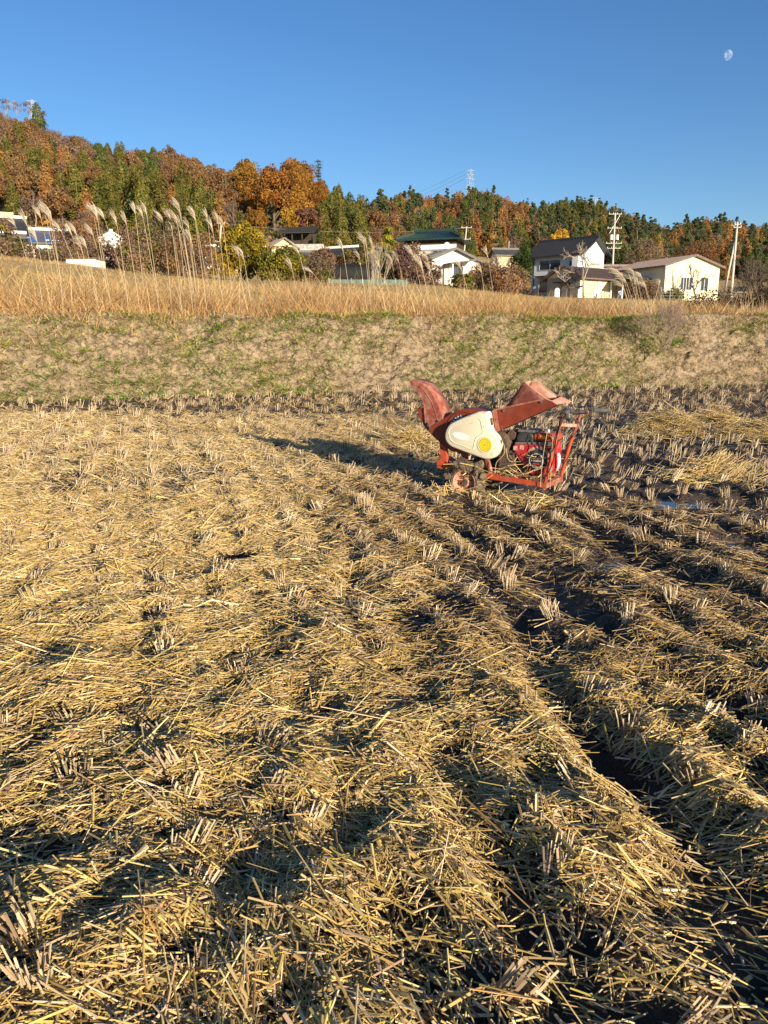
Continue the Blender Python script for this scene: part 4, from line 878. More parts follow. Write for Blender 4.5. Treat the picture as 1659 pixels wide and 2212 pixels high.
for sx in (-1, 1):
    MB().bar((sx*g_, -1.35, zm+.1), (sx*hl, -hd, ze+.1), .25, .25).build('hip_ridge', 'green_tile', rf); MB().box((sx*(g_+.2), 0, zt+.35), (.25, .5, .6)).build('ridge_ornament', 'green_tile', rf)
bc = MB(); bc.box((L/2+.9, -1.2, 2.1), (1.8, 1.6, .1))
for k in range(4): bc.box((L/2+.1+k*.55, -2, 2.6), (.07, .07, 1.0))
bc.box((L/2+.9, -2, 3.1), (1.8, .07, .07)); tag(bc.build('balcony', 'cream_wall', h), kind='stuff')
# 9b front single-storey part
h = bld('front_annexe', 'low white and stone annexe with grey gable roof in front of the two-storey house', 958, 607, 101, -70)
L, D, H, RH = 6, 6.6, 2.3, 1.35
walls('wall', h, L, D, H, RH, 'white_wall'); roof_gable('roof', h, L, D, H, RH, .7, 'grey_tile', ridge=False, thick=.2)
MB().span((L/2-.1, -3.28, -1), (L/2+.04, -.6, 1.7)).build('stone_cladding', 'stone_wall', h); MB().span((L/2-.1, 1.5, -1), (L/2+.04, 3.28, 1.2)).build('stone_cladding', 'stone_wall', h)
window(h, 'r', .4, -.4, 1.2, 2.0, L, D, 'glass', 2, 'dark_metal', 'entrance_door')
pr = MB(); pr.box((L/2+1.0, .3, 1.95), (2.2, 3.4, .16), Matrix.Rotation(.14, 3, 'X')); pr.build('porch_roof', 'grey_tile', h)
for y in (-1.0, 1.6): MB().box((L/2+1.8, y, .6), (.16, .16, 2.6)).build('porch_post', 'white_plaster', h)
c = MB(); c.lathe([(0, 0), (.2, .03), (.34, .1), (.4, .17)], (0, 0, 0), 'x', 14); o = c.build('satellite_dish', 'white_plaster', h, solid=.02); o.location = (1.2, -.2, H+RH+.45)
MB().tube([(1.2, -.2, H+RH-.3), (1.2, -.2, H+RH+.45)], .05, 6).build('dish_mast', 'dark_metal', h)
# 10 small roof
h = bld('hillside_house', 'small pale house with grey roof half hidden above the bare garden trees', 1090, 572, 128, 10)
walls('wall', h, 3.6, 3.4, 1.5, .8, 'cream_wall'); roof_gable('roof', h, 3.6, 3.4, 1.5, .8, .45, 'grey_tile'); MB().tube([(.6, 0, 1.9), (.6, 0, 3.6)], .07, 6).build('flue', 'alu', h)
# 11 two-storey white house
h = bld('white_two_storey_house', 'two-storey white house with black roof, its left side in blue shade', 1222, 640, 106, -46)
L, D, H, RH = 7.6, 5.2, 5.4, 1.7
walls('wall', h, L, D, H, RH, 'blue_white_wall'); roof_gable('roof', h, L, D, H, RH, .75, 'black_tile')
window(h, 'f', -.9, 3.3, 3.2, 1.15, L, D, 'glass', 2); window(h, 'f', 2.4, 3.6, .7, .6, L, D, 'glass', 1); window(h, 'f', -1.0, .5, 3.0, 1.6, L, D, 'glass', 2)
MB().box((-.5, -D/2-.5, 2.45), (4.4, 1.0, .12)).build('awning', 'dark_metal', h)
window(h, 'r', 0, 2.5, 3.4, 1.3, L, D, 'curtain_glass', 3)
bl = MB(); bl.box((L/2+.5, 0, 2.3), (1.0, 4.2, .1)); bl.build('balcony_floor', 'alu', h)
for k in range(9): MB().box((L/2+.98, -2+k*.5, 2.8), (.05, .05, .95)).build('baluster', 'alu', h)
MB().box((L/2+.98, 0, 3.3), (.06, 4.2, .06)).build('balcony_rail', 'alu', h)
MB().tube([(-L/2+.4, -D/2-.06, 5.0), (-L/2+.4, -D/2-.06, -.6)], .06, 6).build('drainpipe', 'dark_metal', h)
b = MB(); b.span((2.9, -D/2-.8, -.8), (3.75, -D/2+.1, 4.6)); b.build('projecting_bay', 'white_plaster', h)
# 11b low annexe
h = bld('low_annexe', 'low annexe with brown roof and pale yellow front before the white house', 1270, 643, 99, 38)
L, D, H, RH = 9.6, 5.0, 2.35, 1.15
walls('wall', h, L, D, H, RH, 'pale_yellow_wall'); roof_gable('roof', h, L, D, H, RH, .7, 'brown_roof', ridge=False)
MB().span((-L/2-.04, -D/2+.02, -1), (-L/2+.1, D/2-.02, 2.2)).build('shaded_end_wall', 'grey_wall', h)  # grey slab puts the shade on this gable into its colour
window(h, 'f', -2.6, .2, 2.0, 1.8, L, D, 'curtain_glass', 3); window(h, 'f', 2.0, -.2, 2.6, 2.0, L, D, 'curtain_glass', 3)
MB().box((-L/2-.6, -.6, 1.6), (1.2, 2.6, .1)).build('door_canopy', 'dark_metal', h); window(h, 'l', .4, -.3, 1.2, 1.7, L, D, 'glass', 1, 'dark_metal', 'door')
# linking roof between annexe and yellow hall
h = bld('middle_house', 'brown-roofed house partly hidden behind the pampas cluster on the right', 1352, 640, 112, 6)
walls('wall', h, 8, 5, 2.5, 1.5, 'cream_wall'); roof_gable('roof', h, 8, 5, 2.5, 1.5, .6, 'brown_roof'); window(h, 'f', -1.5, .4, 1.8, 1.4, 8, 5, 'curtain_glass', 2)
# 12 pale yellow hall
h = bld('yellow_hall', 'pale yellow hall with wide low gable and brown roof near the leaning pole', 1432, 650, 97, -70)
L, D, H, RH = 9.5, 7.7, 3.75, 1.15
walls('wall', h, L, D, H, RH, 'pale_yellow_wall'); roof_gable('roof', h, L, D, H, RH, .45, 'brown_roof', ridge=False)
window(h, 'r', -.85, 1.05, 1.55, 1.35, L, D, 'glass', 4); window(h, 'r', 1.75, 1.0, 1.0, 1.4, L, D, 'glass', 2)
for u0, u1, z0, z1 in ((-3.4, -2.4, 3.35, 3.5), (2.7, 3.2, 2.55, 3.1), (3.0, 3.2, 1.75, 1.95)): MB().span((L/2-.02, u0, z0), (L/2+.05, u1, z1)).build('vent', 'stone_wall', h)
MB().span((L/2-.02, -3.8, -.6), (L/2+.03, 3.8, .0)).build('plinth', 'concrete', h)
MB().box((-1, -D/2-1.2, 2.3), (7, 2.4, .12)).build('verandah_roof', 'dark_metal', h)
for x in (-4.2, -2, .2, 2.4): MB().box((x, -D/2-2.3, .8), (.12, .12, 3.0)).build('verandah_post', 'white_plaster', h)
window(h, 'f', -1, 0, 3, 1.7, L, D, 'glass', 3)
# railing before the hall
c = at(1524, 650, 92); h = tag(empty('steel_railing', tuple(c), R(8)), 'short dark steel railing at the foot of the yellow hall', 'railing')
for x in (-.85, -.3, .3, .85): MB().tube([(x, 0, -.4), (x, 0, .75)], .035, 6).build('post', 'dark_metal', h)
for z in (.3, .73): MB().tube([(-.85, 0, z), (.85, 0, z)], .03, 6).build('rail', 'dark_metal', h)
c = at(1475, 650, 90); h = tag(empty('wire_fence', tuple(c), R(5)), 'low grey wire fence in front of the yellow hall window', 'fence')
for k in range(6): MB().tube([(-2.6+k*1.05, 0, -.4), (-2.6+k*1.05, 0, 1.5 if k < 4 else .8)], .03, 6).build('post', 'alu', h)
for z in (.2, .55, .85): MB().tube([(-2.6, 0, z), (2.65, 0, z)], .015, 5).build('wire', 'alu', h)
# 13 white hut far right
h = bld('white_hut', 'tiny white hut with dark roof between the right pole and bare shrub', 1592, 650, 130, -20, 'hut')
walls('wall', h, 2.4, 2, 1.7, .5, 'white_plaster'); roof_gable('roof', h, 2.4, 2, 1.7, .5, .25, 'black_tile', ridge=False); window(h, 'f', .2, .5, .7, .7, 2.4, 2, 'glass', 1)
# white posts in the garden
for k, (px, hh_, lb) in enumerate(((1203, 1.5, 'leftmost white rounded board by the low annexe'), (1251, 1.5, 'thin white round-topped board below the annexe gable'), (1286, 1.55, 'white round-topped post before the annexe corner'), (1396-58, 1.3, 'white marker post near the pampas cluster on the right'))):
    c = at(px, 642, 92); b = MB(); wd = .55 if k == 0 else .34
    prof = [(-wd/2, -.6), (wd/2, -.6), (wd/2, hh_-.75)]+[(wd/2*math.cos(a), hh_-.75+wd/2*math.sin(a)) for a in np.linspace(.2, math.pi-.2, 9)]+[(-wd/2, hh_-.75)]
    o = b.prism(prof, -.06, .06).build('marker_board', 'white_plaster', None, loc=tuple(c)); tag(o, lb, 'marker')
# green net fence and dark hedge cover
c = at(795, 626, 70); h = tag(empty('net_fence', tuple(c), R(3)), 'low blue-green net fence round the garden plot', 'fence')
m = mat('green_net', (0.16, 0.23, 0.18), rough=.8, var=.15, scale=2, transl=.3)
for k in range(8): MB().tube([(-3.4+k*.97, 0, -.4), (-3.4+k*.97, 0, .95)], .03, 6).build('post', 'alu', h)
nt_ = MB(); nt_.sheet([[(-3.4+k*.1, .03*math.sin(k*.9)+.015*(i % 2), i*.12-.1) for k in range(69)] for i in range(9)]); nt_.build('net', m, h, solid=.01, smooth=True)
c = at(757, 602, 84); h = tag(empty('black_covered_stack', tuple(c), R(-4)), 'long stack covered in black sheeting behind the garden net', 'stack')
b = MB(); rows = []
for i in range(9):
    t = i/8; a = math.pi*t; rows.append([(-2.1+k*.22, -1.0*math.cos(a), -.5+1.9*math.sin(a)**.5+.08*float(vnoise(k*.5, i*.7, 1, 3))) for k in range(20)])
b.sheet(rows); b.build('sheet', 'black_sheet', h, solid=.03, smooth=True)
b = MB(); b.add(rows and [r_[0] for r_ in rows], [tuple(range(9))]); b.add([r_[-1] for r_ in rows], [tuple(range(8, -1, -1))]); b.build('sheet_end', 'black_sheet', h)

# ================================================================ poles, pylons, moon
mat('pole_concrete', (0.50, 0.47, 0.42), rough=0.85, var=0.1, scale=2); mat('pylon_steel', (0.40, 0.43, 0.48), rough=0.5, var=0.05); mat('transformer', (0.62, 0.62, 0.6), rough=0.5, var=0.06); mat('wire', (0.3, 0.3, 0.31), rough=.5, var=0)
def pole(pxb, pyb, pxt, pyt, Y, label, r0=.17, r1=.11, arms=(), trans=False, name='utility_pole', dt=0):
    a = at(pxb, pyb, Y); t = at(pxt, pyt, Y+dt); a2 = a-(t-a)*.06; h = tag(empty(name, tuple(a)), label, 'pole'); v = t-a; e = lambda q: tuple(np.array(v)*q)
    MB().tube([tuple(a2-a), e(.5), e(1)], [r0, (r0+r1)/2, r1], 10).build('shaft', 'pole_concrete', h, smooth=True)
    for q, wd in arms:
        p = e(q); ar = MB().box((p[0], p[1]-r1, p[2]), (wd, .07, .08)).build('cross_arm', 'pole_concrete', h)
        for s_ in np.linspace(-.46, .46, 3 if wd < 1.8 else 4): MB().tube([(p[0]+s_*wd, p[1]-r1, p[2]+.05), (p[0]+s_*wd, p[1]-r1, p[2]+.22)], .035, 6).build('insulator', 'white_plaster', ar)
    if trans:
        for s_ in (-.42, .42): p = e(.72); MB().tube([(p[0]+s_, p[1]-.1, p[2]-.45), (p[0]+s_, p[1]-.1, p[2]+.25)], .24, 12).build('transformer_can', 'transformer', h)
        p = e(.75); MB().bar((p[0]-.7, p[1], p[2]+.1), (p[0]+.7, p[1], e(.98)[2]), .05, .05).build('brace', 'alu', h)
    return h, a, t
pole(1320, 640, 1329, 460, 118, 'concrete utility pole with two grey transformers by the white house', arms=((.985, 1.9), (.82, 2.1), (.64, 2.3), (.58, 2.0)), trans=True)
pole(1578, 652, 1593, 479, 96, 'tall concrete utility pole at the right edge of the village', arms=((.965, .7), (.93, .9)))
pole(1560, 650, 1588, 520, 97, 'slanting brace pole leaning on the tall right-hand pole', .14, .11, dt=-.4)
pole(1001, 560, 1008, 490, 135, 'thin utility pole rising behind the green-roofed house', .14, .1, arms=((.97, 1.7), (.62, 1.7)))
pole(473, 566, 478, 478, 125, 'grey utility pole with equipment beside the yellow tree', .15, .1, arms=((.95, 1.2), (.5, 1.4)), trans=False)
def pylon(px, pyb, pyt, Y, label, wb=5.0, lean=0):
    a = at(px, pyb, Y); Hh = at(px, pyt, Y)[2]-a[2]; h = tag(empty('pylon', tuple(a), R(20)), label, 'pylon'); b = MB(); n = 7
    def cr(t): 
        w_ = wb*(1-t)**1.1*.5+.35; return [(sx*w_, sy*w_, Hh*t) for sx, sy in ((-1, -1), (1, -1), (1, 1), (-1, 1))]
    lv_ = [cr(i/n) for i in range(n+1)]
    for i in range(n):
        for k in range(4):
            b.bar(lv_[i][k], lv_[i+1][k], .14, .14); b.bar(lv_[i][k], lv_[i+1][(k+1) % 4], .07, .07); b.bar(lv_[i+1][k], lv_[i+1][(k+1) % 4], .07, .07)
    b.build('lattice_mast', 'pylon_steel', h)
    for t in (.97, .85, .73):
        MB().bar((-1.9+(.97-t)*-2, 0, Hh*t), (1.9-(.97-t)*-2, 0, Hh*t), .1, .12).build('cross_arm', 'pylon_steel', h)
    return a, Hh
A1, H1 = pylon(1015, 440, 366, 455, 'lattice power pylon on the centre ridge', 5)
A2, H2 = pylon(77, 300, 216, 345, 'lattice power pylon on the left hilltop', 2.6)
pylon(1285, 455, 427, 470, 'small pylon tip showing above the right ridge', 5)
def wire(p, q, sag, label, r_=.035):
    p, q = np.array(p), np.array(q); pts = [tuple(p+(q-p)*t-np.array([0, 0, sag*4*t*(1-t)])) for t in np.linspace(0, 1, 20)]
    o = MB().tube([tuple(np.array(x)-p) for x in pts], r_, 4).build('power_line', 'wire', None, loc=tuple(p)); tag(o, label, 'wire', 'power lines')
for i, t in enumerate((.97, .85, .73)):
    wire((A1[0]-3, A1[1], A1[2]+H1*t), tuple(at(620, 490+i*10, 600)), 6, ['top', 'middle', 'lowest'][i]+' high-voltage line left of the centre pylon', .05)
for i, (a, b_, lb) in enumerate((((1335, 463, 118), (1593, 492, 96), 'topmost thin wire between the two right-hand utility poles'), ((1322, 476, 118), (1590, 500, 96), 'second thin wire between the two right-hand utility poles'), ((1329, 520, 118), (1589, 520, 96), 'lowest wire between the two right-hand utility poles'), ((1008, 492, 135), (1322, 463, 118), 'wire from the thin pole to the transformer pole'), ((1596, 484, 96), (1800, 470, 80), 'upper wire leaving the right pole beyond the photo edge'), ((1592, 492, 96), (1800, 486, 80), 'lower wire leaving the right pole beyond the photo edge'), ((478, 482, 125), (1005, 492, 135), 'long wire from the left pole to the thin pole'))):
    wire(tuple(at(*a)), tuple(at(*b_)), 1.0, lb, .016)
# moon: sunlight reflected from it is added to the blue air in front of it
m = bpy.data.materials.new('moon'); m.use_nodes = True; t = m.node_tree; t.nodes.clear()
tc = t.nodes.new('ShaderNodeTexCoord'); nz = t.nodes.new('ShaderNodeTexNoise'); nz.inputs['Scale'].default_value = .07; nz.inputs['Detail'].default_value = 4; cr_ = t.nodes.new('ShaderNodeMapRange'); cr_.inputs['From Min'].default_value = .35; cr_.inputs['From Max'].default_value = .65; cr_.inputs['To Min'].default_value = .05; cr_.inputs['To Max'].default_value = .17
df = t.nodes.new('ShaderNodeBsdfDiffuse'); tr = t.nodes.new('ShaderNodeBsdfTransparent'); ad = t.nodes.new('ShaderNodeAddShader'); ou = t.nodes.new('ShaderNodeOutputMaterial')
t.links.new(tc.outputs['Object'], nz.inputs['Vector']); t.links.new(nz.outputs['Fac'], cr_.inputs['Value']); t.links.new(cr_.outputs[0], df.inputs['Color']); t.links.new(df.outputs[0], ad.inputs[0]); t.links.new(tr.outputs[0], ad.inputs[1]); t.links.new(ad.outputs[0], ou.inputs['Surface'])
b = MB(); rm_ = 9.5/FPX*4000; b.lathe([(max(.001, rm_*math.cos(a)), rm_*math.sin(a)) for a in np.linspace(-math.pi/2, math.pi/2, 24)], (0, 0, 0), 'z', 40)
vs_ = [Vector(v) for v in b.v]; b.f = [f for f in b.f if sum(vs_[i].x*.97+vs_[i].z*.24-(-.12*rm_) for i in f) > 0]  # unlit limb cut away, so the moon's shaded side is in the mesh shape
tag(b.build('moon', m, None, smooth=True, loc=tuple(at(1571, 119, 4000))), 'pale gibbous moon high in the clear blue sky', 'moon')
# ================================================================ trees, shrubs, pampas
def leafmat(name, hue=.012, rand=.16, transl=.28):
    return mat(name, (1, 1, 1), rough=.7, var=0, attr=True, spec=.15, transl=transl, rand=rand, hue=hue)
ML = leafmat('foliage'); MLC = leafmat('conifer_foliage', .012, .18, .12)
mat('twig', (0.27, 0.19, 0.15), rough=.9, var=.2); mat('bark', (0.13, 0.095, 0.07), rough=.9, var=.3, scale=2); mat('pale_bark', (0.30, 0.25, 0.2), rough=.9, var=.25, scale=2); mat('red_bark', (0.24, 0.13, 0.08), rough=.9, var=.25, scale=2)
def leaves(C_, sz, colr, asp=.7, nb=None, spread=1.0):
    n = len(C_); N = rng.normal(0, 1, (n, 3))*spread
    if nb is not None: N = N+nb
    N = nrm(N); a = nrm(np.cross(N, rng.normal(0, 1, (n, 3)))); b_ = np.cross(N, a); sz = sz*rng.uniform(.6, 1.35, n)
    A_ = a*sz[:, None]*.5; B_ = b_*sz[:, None]*.5*asp
    V = np.stack([C_-A_, C_-B_, C_+A_, C_+B_], 1).reshape(-1, 3)
    return V, np.arange(4*n).reshape(n, 4), np.repeat(colr, 4, 0)
def fol_cols(n, pal, clump_id=None, sd_=.14):
    pal = np.array(pal)
    if clump_id is None: c = pal[rng.integers(0, len(pal), n)]
    else: c = pal[rng.integers(0, len(pal), clump_id.max()+1)][clump_id]*rng.normal(1, .1, (clump_id.max()+1, 1))[clump_id]
    return np.clip(c*rng.normal(1, sd_, (n, 1)), .005, .95)
def lobes(n, nl, rx, rz_, zc, pal, lr=(.25, .42), sz=.5, flat=1.0, asp=.7, low=-.6):
    u = nrm(rng.normal(0, 1, (nl, 3))); u[:, 2] = np.where(u[:, 2] < low, -u[:, 2], u[:, 2]); rad = rng.uniform(.45, .85, nl)[:, None]; cen = u*rad*np.array([rx, rx, rz_])+np.array([0, 0, zc]); R_ = rng.uniform(*lr, nl)*rx
    k = rng.integers(0, nl, n); d = nrm(rng.normal(0, 1, (n, 3))); r_ = R_[k]*rng.uniform(.72, 1.08, n); P = cen[k]+d*r_[:, None]*np.array([1, 1, flat])
    return leaves(P, sz, fol_cols(n, pal, k), asp, nb=d*.9)
def cone(n, R0, h, pal, z0=.06, sz=.45, power=.85, layers=16, loose=.0):
    t = 1-np.sqrt(rng.random(n)); t = z0+(1-z0)*t; a = rng.uniform(0, 6.283, n); lay = np.floor(t*layers); ang_n = vnoise(a*1.6, lay*3.1, 1, 3)
    rad = R0*np.maximum(1-t, 0.015)**power*(.55+.75*ang_n)*(.72+.28*(1-(t*layers-lay)))*rng.uniform(.55, 1.05, n)**.6
    P = np.stack([rad*np.cos(a), rad*np.sin(a), t*h-.12*rad], 1); nb = np.stack([np.cos(a), np.sin(a), np.full(n, .5)], 1)
    ids = (lay*7+np.floor(a*1.1)).astype(int)
    return leaves(P, sz, fol_cols(n, pal, ids), .55, nb=nb*1.2)
def branch(mb, p, d, L, r_, lev, maxlev, ncl=3, up=.25, spread=.6, sides=5):
    p = Vector(p); d = Vector(d).normalized(); mid = p+d*L*.5+Vector(rng.normal(0, .05*L, 3)); e = p+d*L+Vector((0, 0, up*L*.2)); mb.tube([p, mid, e], [r_, r_*.8, r_*.6], sides if lev < 2 else 3, cap=False)
    if lev >= maxlev: return
    for k in range(ncl):
        t = rng.uniform(.45, 1.0) if k else 1.0; q = p.lerp(e, t) if t < 1 else e
        nd = (d+Vector(rng.normal(0, spread, 3))+Vector((0, 0, up))).normalized(); branch(mb, q, nd, L*rng.uniform(.58, .8), r_*.66, lev+1, maxlev, ncl, up, spread, sides)
def trunk_mesh(h, r_, m, n=6, fork=0):
    b = MB(); b.tube([(0, 0, -.8), (.05*h*rng.normal(0, .2), 0, h*.4), (0, 0, h*.85)], [r_*1.2, r_*.8, r_*.25], n)
    for k in range(fork):
        a = rng.uniform(0, 6.28); z = h*rng.uniform(.3, .6); b.tube([(0, 0, z), (math.cos(a)*h*.12, math.sin(a)*h*.12, z+h*.14), (math.cos(a)*h*.2, math.sin(a)*h*.2, z+h*.3)], [r_*.5, r_*.35, r_*.12], 5)
    me = bpy.data.meshes.new('trunk'); me.from_pydata(b.v, [], b.f); me.update(); me.materials.append(MATS[m]); return me
def crown_mesh(q, m): return fastmesh('crown', q[0], q[1], m, q[2])
def bare_mesh(h, m, r_=.16, maxlev=4, ncl=3, spread=.55, up=.25, stems=1):
    b = MB()
    for k in range(stems):
        d = (rng.normal(0, .15+.3*(stems > 1)), rng.normal(0, .15+.3*(stems > 1)), 1); branch(b, (rng.normal(0, .06 if stems > 1 else .01), rng.normal(0, .06 if stems > 1 else .01), -.4 if h > 2 else -.1), d, h*.36, r_, 0, maxlev, ncl, up, spread)
    me = bpy.data.meshes.new('branches'); me.from_pydata(b.v, [], b.f); me.update(); me.materials.append(MATS[m]); return me
CEDAR = [(.12, .115, .022), (.095, .10, .02), (.145, .13, .025), (.075, .08, .018), (.16, .13, .025)]
CEDARD = [(.085, .105, .025), (.065, .085, .022), (.105, .12, .028), (.05, .065, .02)]
PINE = [(.065, .085, .035), (.08, .10, .038), (.05, .068, .03), (.10, .115, .042), (.07, .08, .04)]
RUST = [(.27, .145, .06), (.23, .12, .05), (.31, .18, .07), (.2, .12, .06), (.25, .165, .085)]
GOLD = [(.33, .17, .03), (.28, .135, .025), (.24, .11, .025), (.34, .19, .035), (.2, .1, .03)]
ORNG = [(.35, .175, .05), (.30, .15, .045), (.38, .21, .06), (.28, .13, .045)]
BRWN = [(.19, .12, .085), (.22, .15, .10), (.16, .105, .075), (.24, .15, .09)]
YELL = [(.34, .245, .022), (.28, .205, .02), (.22, .17, .02), (.40, .28, .03), (.15, .13, .02)]
YGRN = [(.17, .15, .022), (.12, .12, .02), (.24, .19, .027), (.08, .085, .018)]
KIND = {}
def reg(name, items): KIND[name] = items
reg('cedar', [(trunk_mesh(13, .22, 'red_bark'), crown_mesh(cone(3000, 3.9, 12, CEDAR, sz=.5, power=.62, layers=11), MLC)) for _ in range(5)])
reg('hinoki', [(trunk_mesh(12, .22, 'red_bark'), crown_mesh(cone(2800, 4.0, 10.5, CEDARD, sz=.58, power=.5, layers=8), MLC)) for _ in range(4)])
def pine_crown():
    q = []; nl = int(rng.integers(16, 24))
    for k in range(nl):
        t = rng.uniform(.32, 1); a = rng.uniform(0, 6.28); rr = (1.15-t)*3.4*rng.uniform(.3, 1); c = np.array([math.cos(a)*rr, math.sin(a)*rr, 13.5*t]); q.append(c)
    q.append(np.array([0, 0, 13.4])); cen = np.array(q); n = 2400; k = rng.integers(0, len(cen), n); d = nrm(rng.normal(0, 1, (n, 3))); P = cen[k]+d*np.array([1.35, 1.35, .75])*np.clip(1.55-1.1*cen[k][:, 2:3]/13.5, .42, 1.15)*rng.uniform(.4, 1.1, (n, 1))
    return leaves(P, .55, fol_cols(n, PINE, k), .5, nb=d*.6+np.array([0, 0, .5]))
reg('pine', [(trunk_mesh(13.5, .24, 'red_bark', fork=3), crown_mesh(pine_crown(), MLC)) for _ in range(5)])
reg('rust', [(trunk_mesh(10, .22, 'bark', fork=4), crown_mesh(lobes(3000, 40, 3.8, 4.2, 6.2, RUST, (.16, .3), .46), ML)) for _ in range(4)])
reg('gold', [(trunk_mesh(12, .3, 'bark', fork=5), crown_mesh(lobes(6000, 60, 4.8, 5.6, 8.0, GOLD, (.14, .27), .45), ML)) for _ in range(4)])
reg('larch', [(trunk_mesh(12, .2, 'bark'), crown_mesh(cone(2000, 3.0, 11.5, ORNG, sz=.6, power=.45, layers=8), ML)) for _ in range(3)])
reg('brown', [(bare_mesh(10, 'pale_bark', .16, 3, 3), crown_mesh(lobes(900, 24, 3.2, 3.8, 5.8, BRWN, (.2, .4), .42), ML)) for _ in range(3)])
NAMES = {'cedar': ('cedar_tree', 'olive-green conical cedar on the wooded hillside'), 'hinoki': ('cypress_tree', 'dark green broad-coned cypress on the wooded hillside'), 'pine': ('pine_tree', 'blue-green ragged pine on the wooded hillside'), 'rust': ('oak_tree', 'rust-brown autumn oak on the wooded hillside'),
         'gold': ('golden_oak', 'golden-orange leafy oak in the grove above the houses'), 'larch': ('larch_tree', 'bright orange larch among the hillside trees'), 'brown': ('bare_tree', 'nearly leafless grey-brown tree on the wooded hillside')}
COUNT = {}
def plant(kind, x, y, z, s=1.0, label=None, group=True, sz=None, name=None):
    nm, lb = NAMES.get(kind, (name, label)); nm = name or nm; tm, cm = KIND[kind][int(rng.integers(0, len(KIND[kind])))]
    o = empty(nm, (x, y, z), rng.uniform(0, 6.28)); sx = s*rng.uniform(.88, 1.12); o.scale = (sx, sx, s*rng.uniform(.88, 1.14) if sz is None else sz)
    link('trunk', tm, o); link('crown', cm, o)
    sd2 = 'left' if x/y < -.012 else 'right'
    tag(o, label or lb.replace('wooded hillside', 'wooded '+sd2+' hill').replace('hillside trees', sd2+' hill trees'), 'tree', None if label else sd2+' hill '+nm.replace('_', ' ')+'s'); COUNT[kind] = COUNT.get(kind, 0)+1; return o
def pick(d):
    k = list(d); p = np.array([d[q] for q in k], float); return k[int(rng.choice(len(k), p=p/p.sum()))]
ridge_at = lambda p: float(np.interp(p, RPX, RID))
def zone(px, v, t):
    w_ = float(vnoise(px, v, 70, 7))
    if px < 500:
        if v < 42:
            if px < 110: return pick({'rust': .6, 'brown': .4})
            if px < 195: return pick({'brown': .85, 'rust': .15})
            if px < 335: return pick({'hinoki': .9, 'rust': .1})
            return pick({'rust': .8, 'brown': .1, 'hinoki': .1})
        if v < 150: return pick({'rust': .5, 'larch': .2, 'cedar': .3}) if px < 130 else (pick({'cedar': .5, 'rust': .22, 'larch': .28}) if px < 230 else pick({'cedar': .8, 'hinoki': .1, 'rust': .05, 'larch': .05}))
        return pick({'cedar': .82, 'larch': .07, 'brown': .05, 'hinoki': .06})
    if px < 515: return pick({'rust': .7, 'cedar': .3})
    if px < 690:
        if v < 130: return 'gold'
        return pick({'gold': .35, 'brown': .35, 'cedar': .3})
    if px < 800: return pick({'cedar': .75, 'hinoki': .2, 'larch': .05})
    if px < 930 and v > 25: return pick({'rust': .75, 'brown': .15, 'cedar': .1}) if px < 880 or v > 60 else 'pine'
    if px < 1110: return pick({'pine': .74, 'larch': .08, 'hinoki': .08, 'rust': .1}) if w_ < .6 else pick({'larch': .5, 'rust': .2, 'pine': .3})
    if px < 1340:
        if v < 60: return pick({'larch': .25, 'rust': .3, 'pine': .45}) if w_ > .4 else 'pine'
        if v > 110 and px > 1290: return pick({'brown': .7, 'pine': .3})
        return pick({'pine': .68, 'larch': .1, 'hinoki': .12, 'brown': .1})
    if v > 75 and px < 1500: return pick({'brown': .62, 'pine': .3, 'rust': .08})
    return pick({'pine': .68, 'larch': .13, 'rust': .08, 'hinoki': .11}) if w_ < .62 else pick({'larch': .4, 'pine': .5, 'rust': .1})
# blended undergrowth and small crowns filling the wood between the single trees
n = 34000; px = rng.uniform(-100, 1760, n); t = rng.random(n); f_ = np.interp(px, PXK, FD); r_ = np.interp(px, PXK, RD); y = f_+(r_-f_)*t; x = (px-829.5)/FPX*y*.974
z = terr(x, y)+rng.uniform(.2, 1, n)**1.5*(2.2+4.2*vnoise(x, y, 7, 101)); v = vnoise(x, y, 16, 103); w2 = vnoise(x, y, 6, 104)
pal = np.array([(.10, .10, .025), (.065, .08, .03), (.20, .12, .055), (.17, .11, .07), (.30, .16, .045)]); ix = np.where(v < .42, 0, np.where(v < .58, 1, 2)); ix = np.where(w2 > .68, 3, ix); ix = np.where((w2 < .24) & (v > .45), 4, ix)
V, F_, C_ = leaves(np.stack([x, y, z], 1), rng.uniform(.5, 1.0, n), np.clip(pal[ix]*rng.normal(1, .22, (n, 1)), .01, .9), .7, nb=np.array([0, -.6, .6]))
tag(link('forest_undergrowth', fastmesh('forest_undergrowth', V, F_, ML, C_)), 'mixed brown and green undergrowth filling the hillside woods', 'undergrowth', kind='stuff')
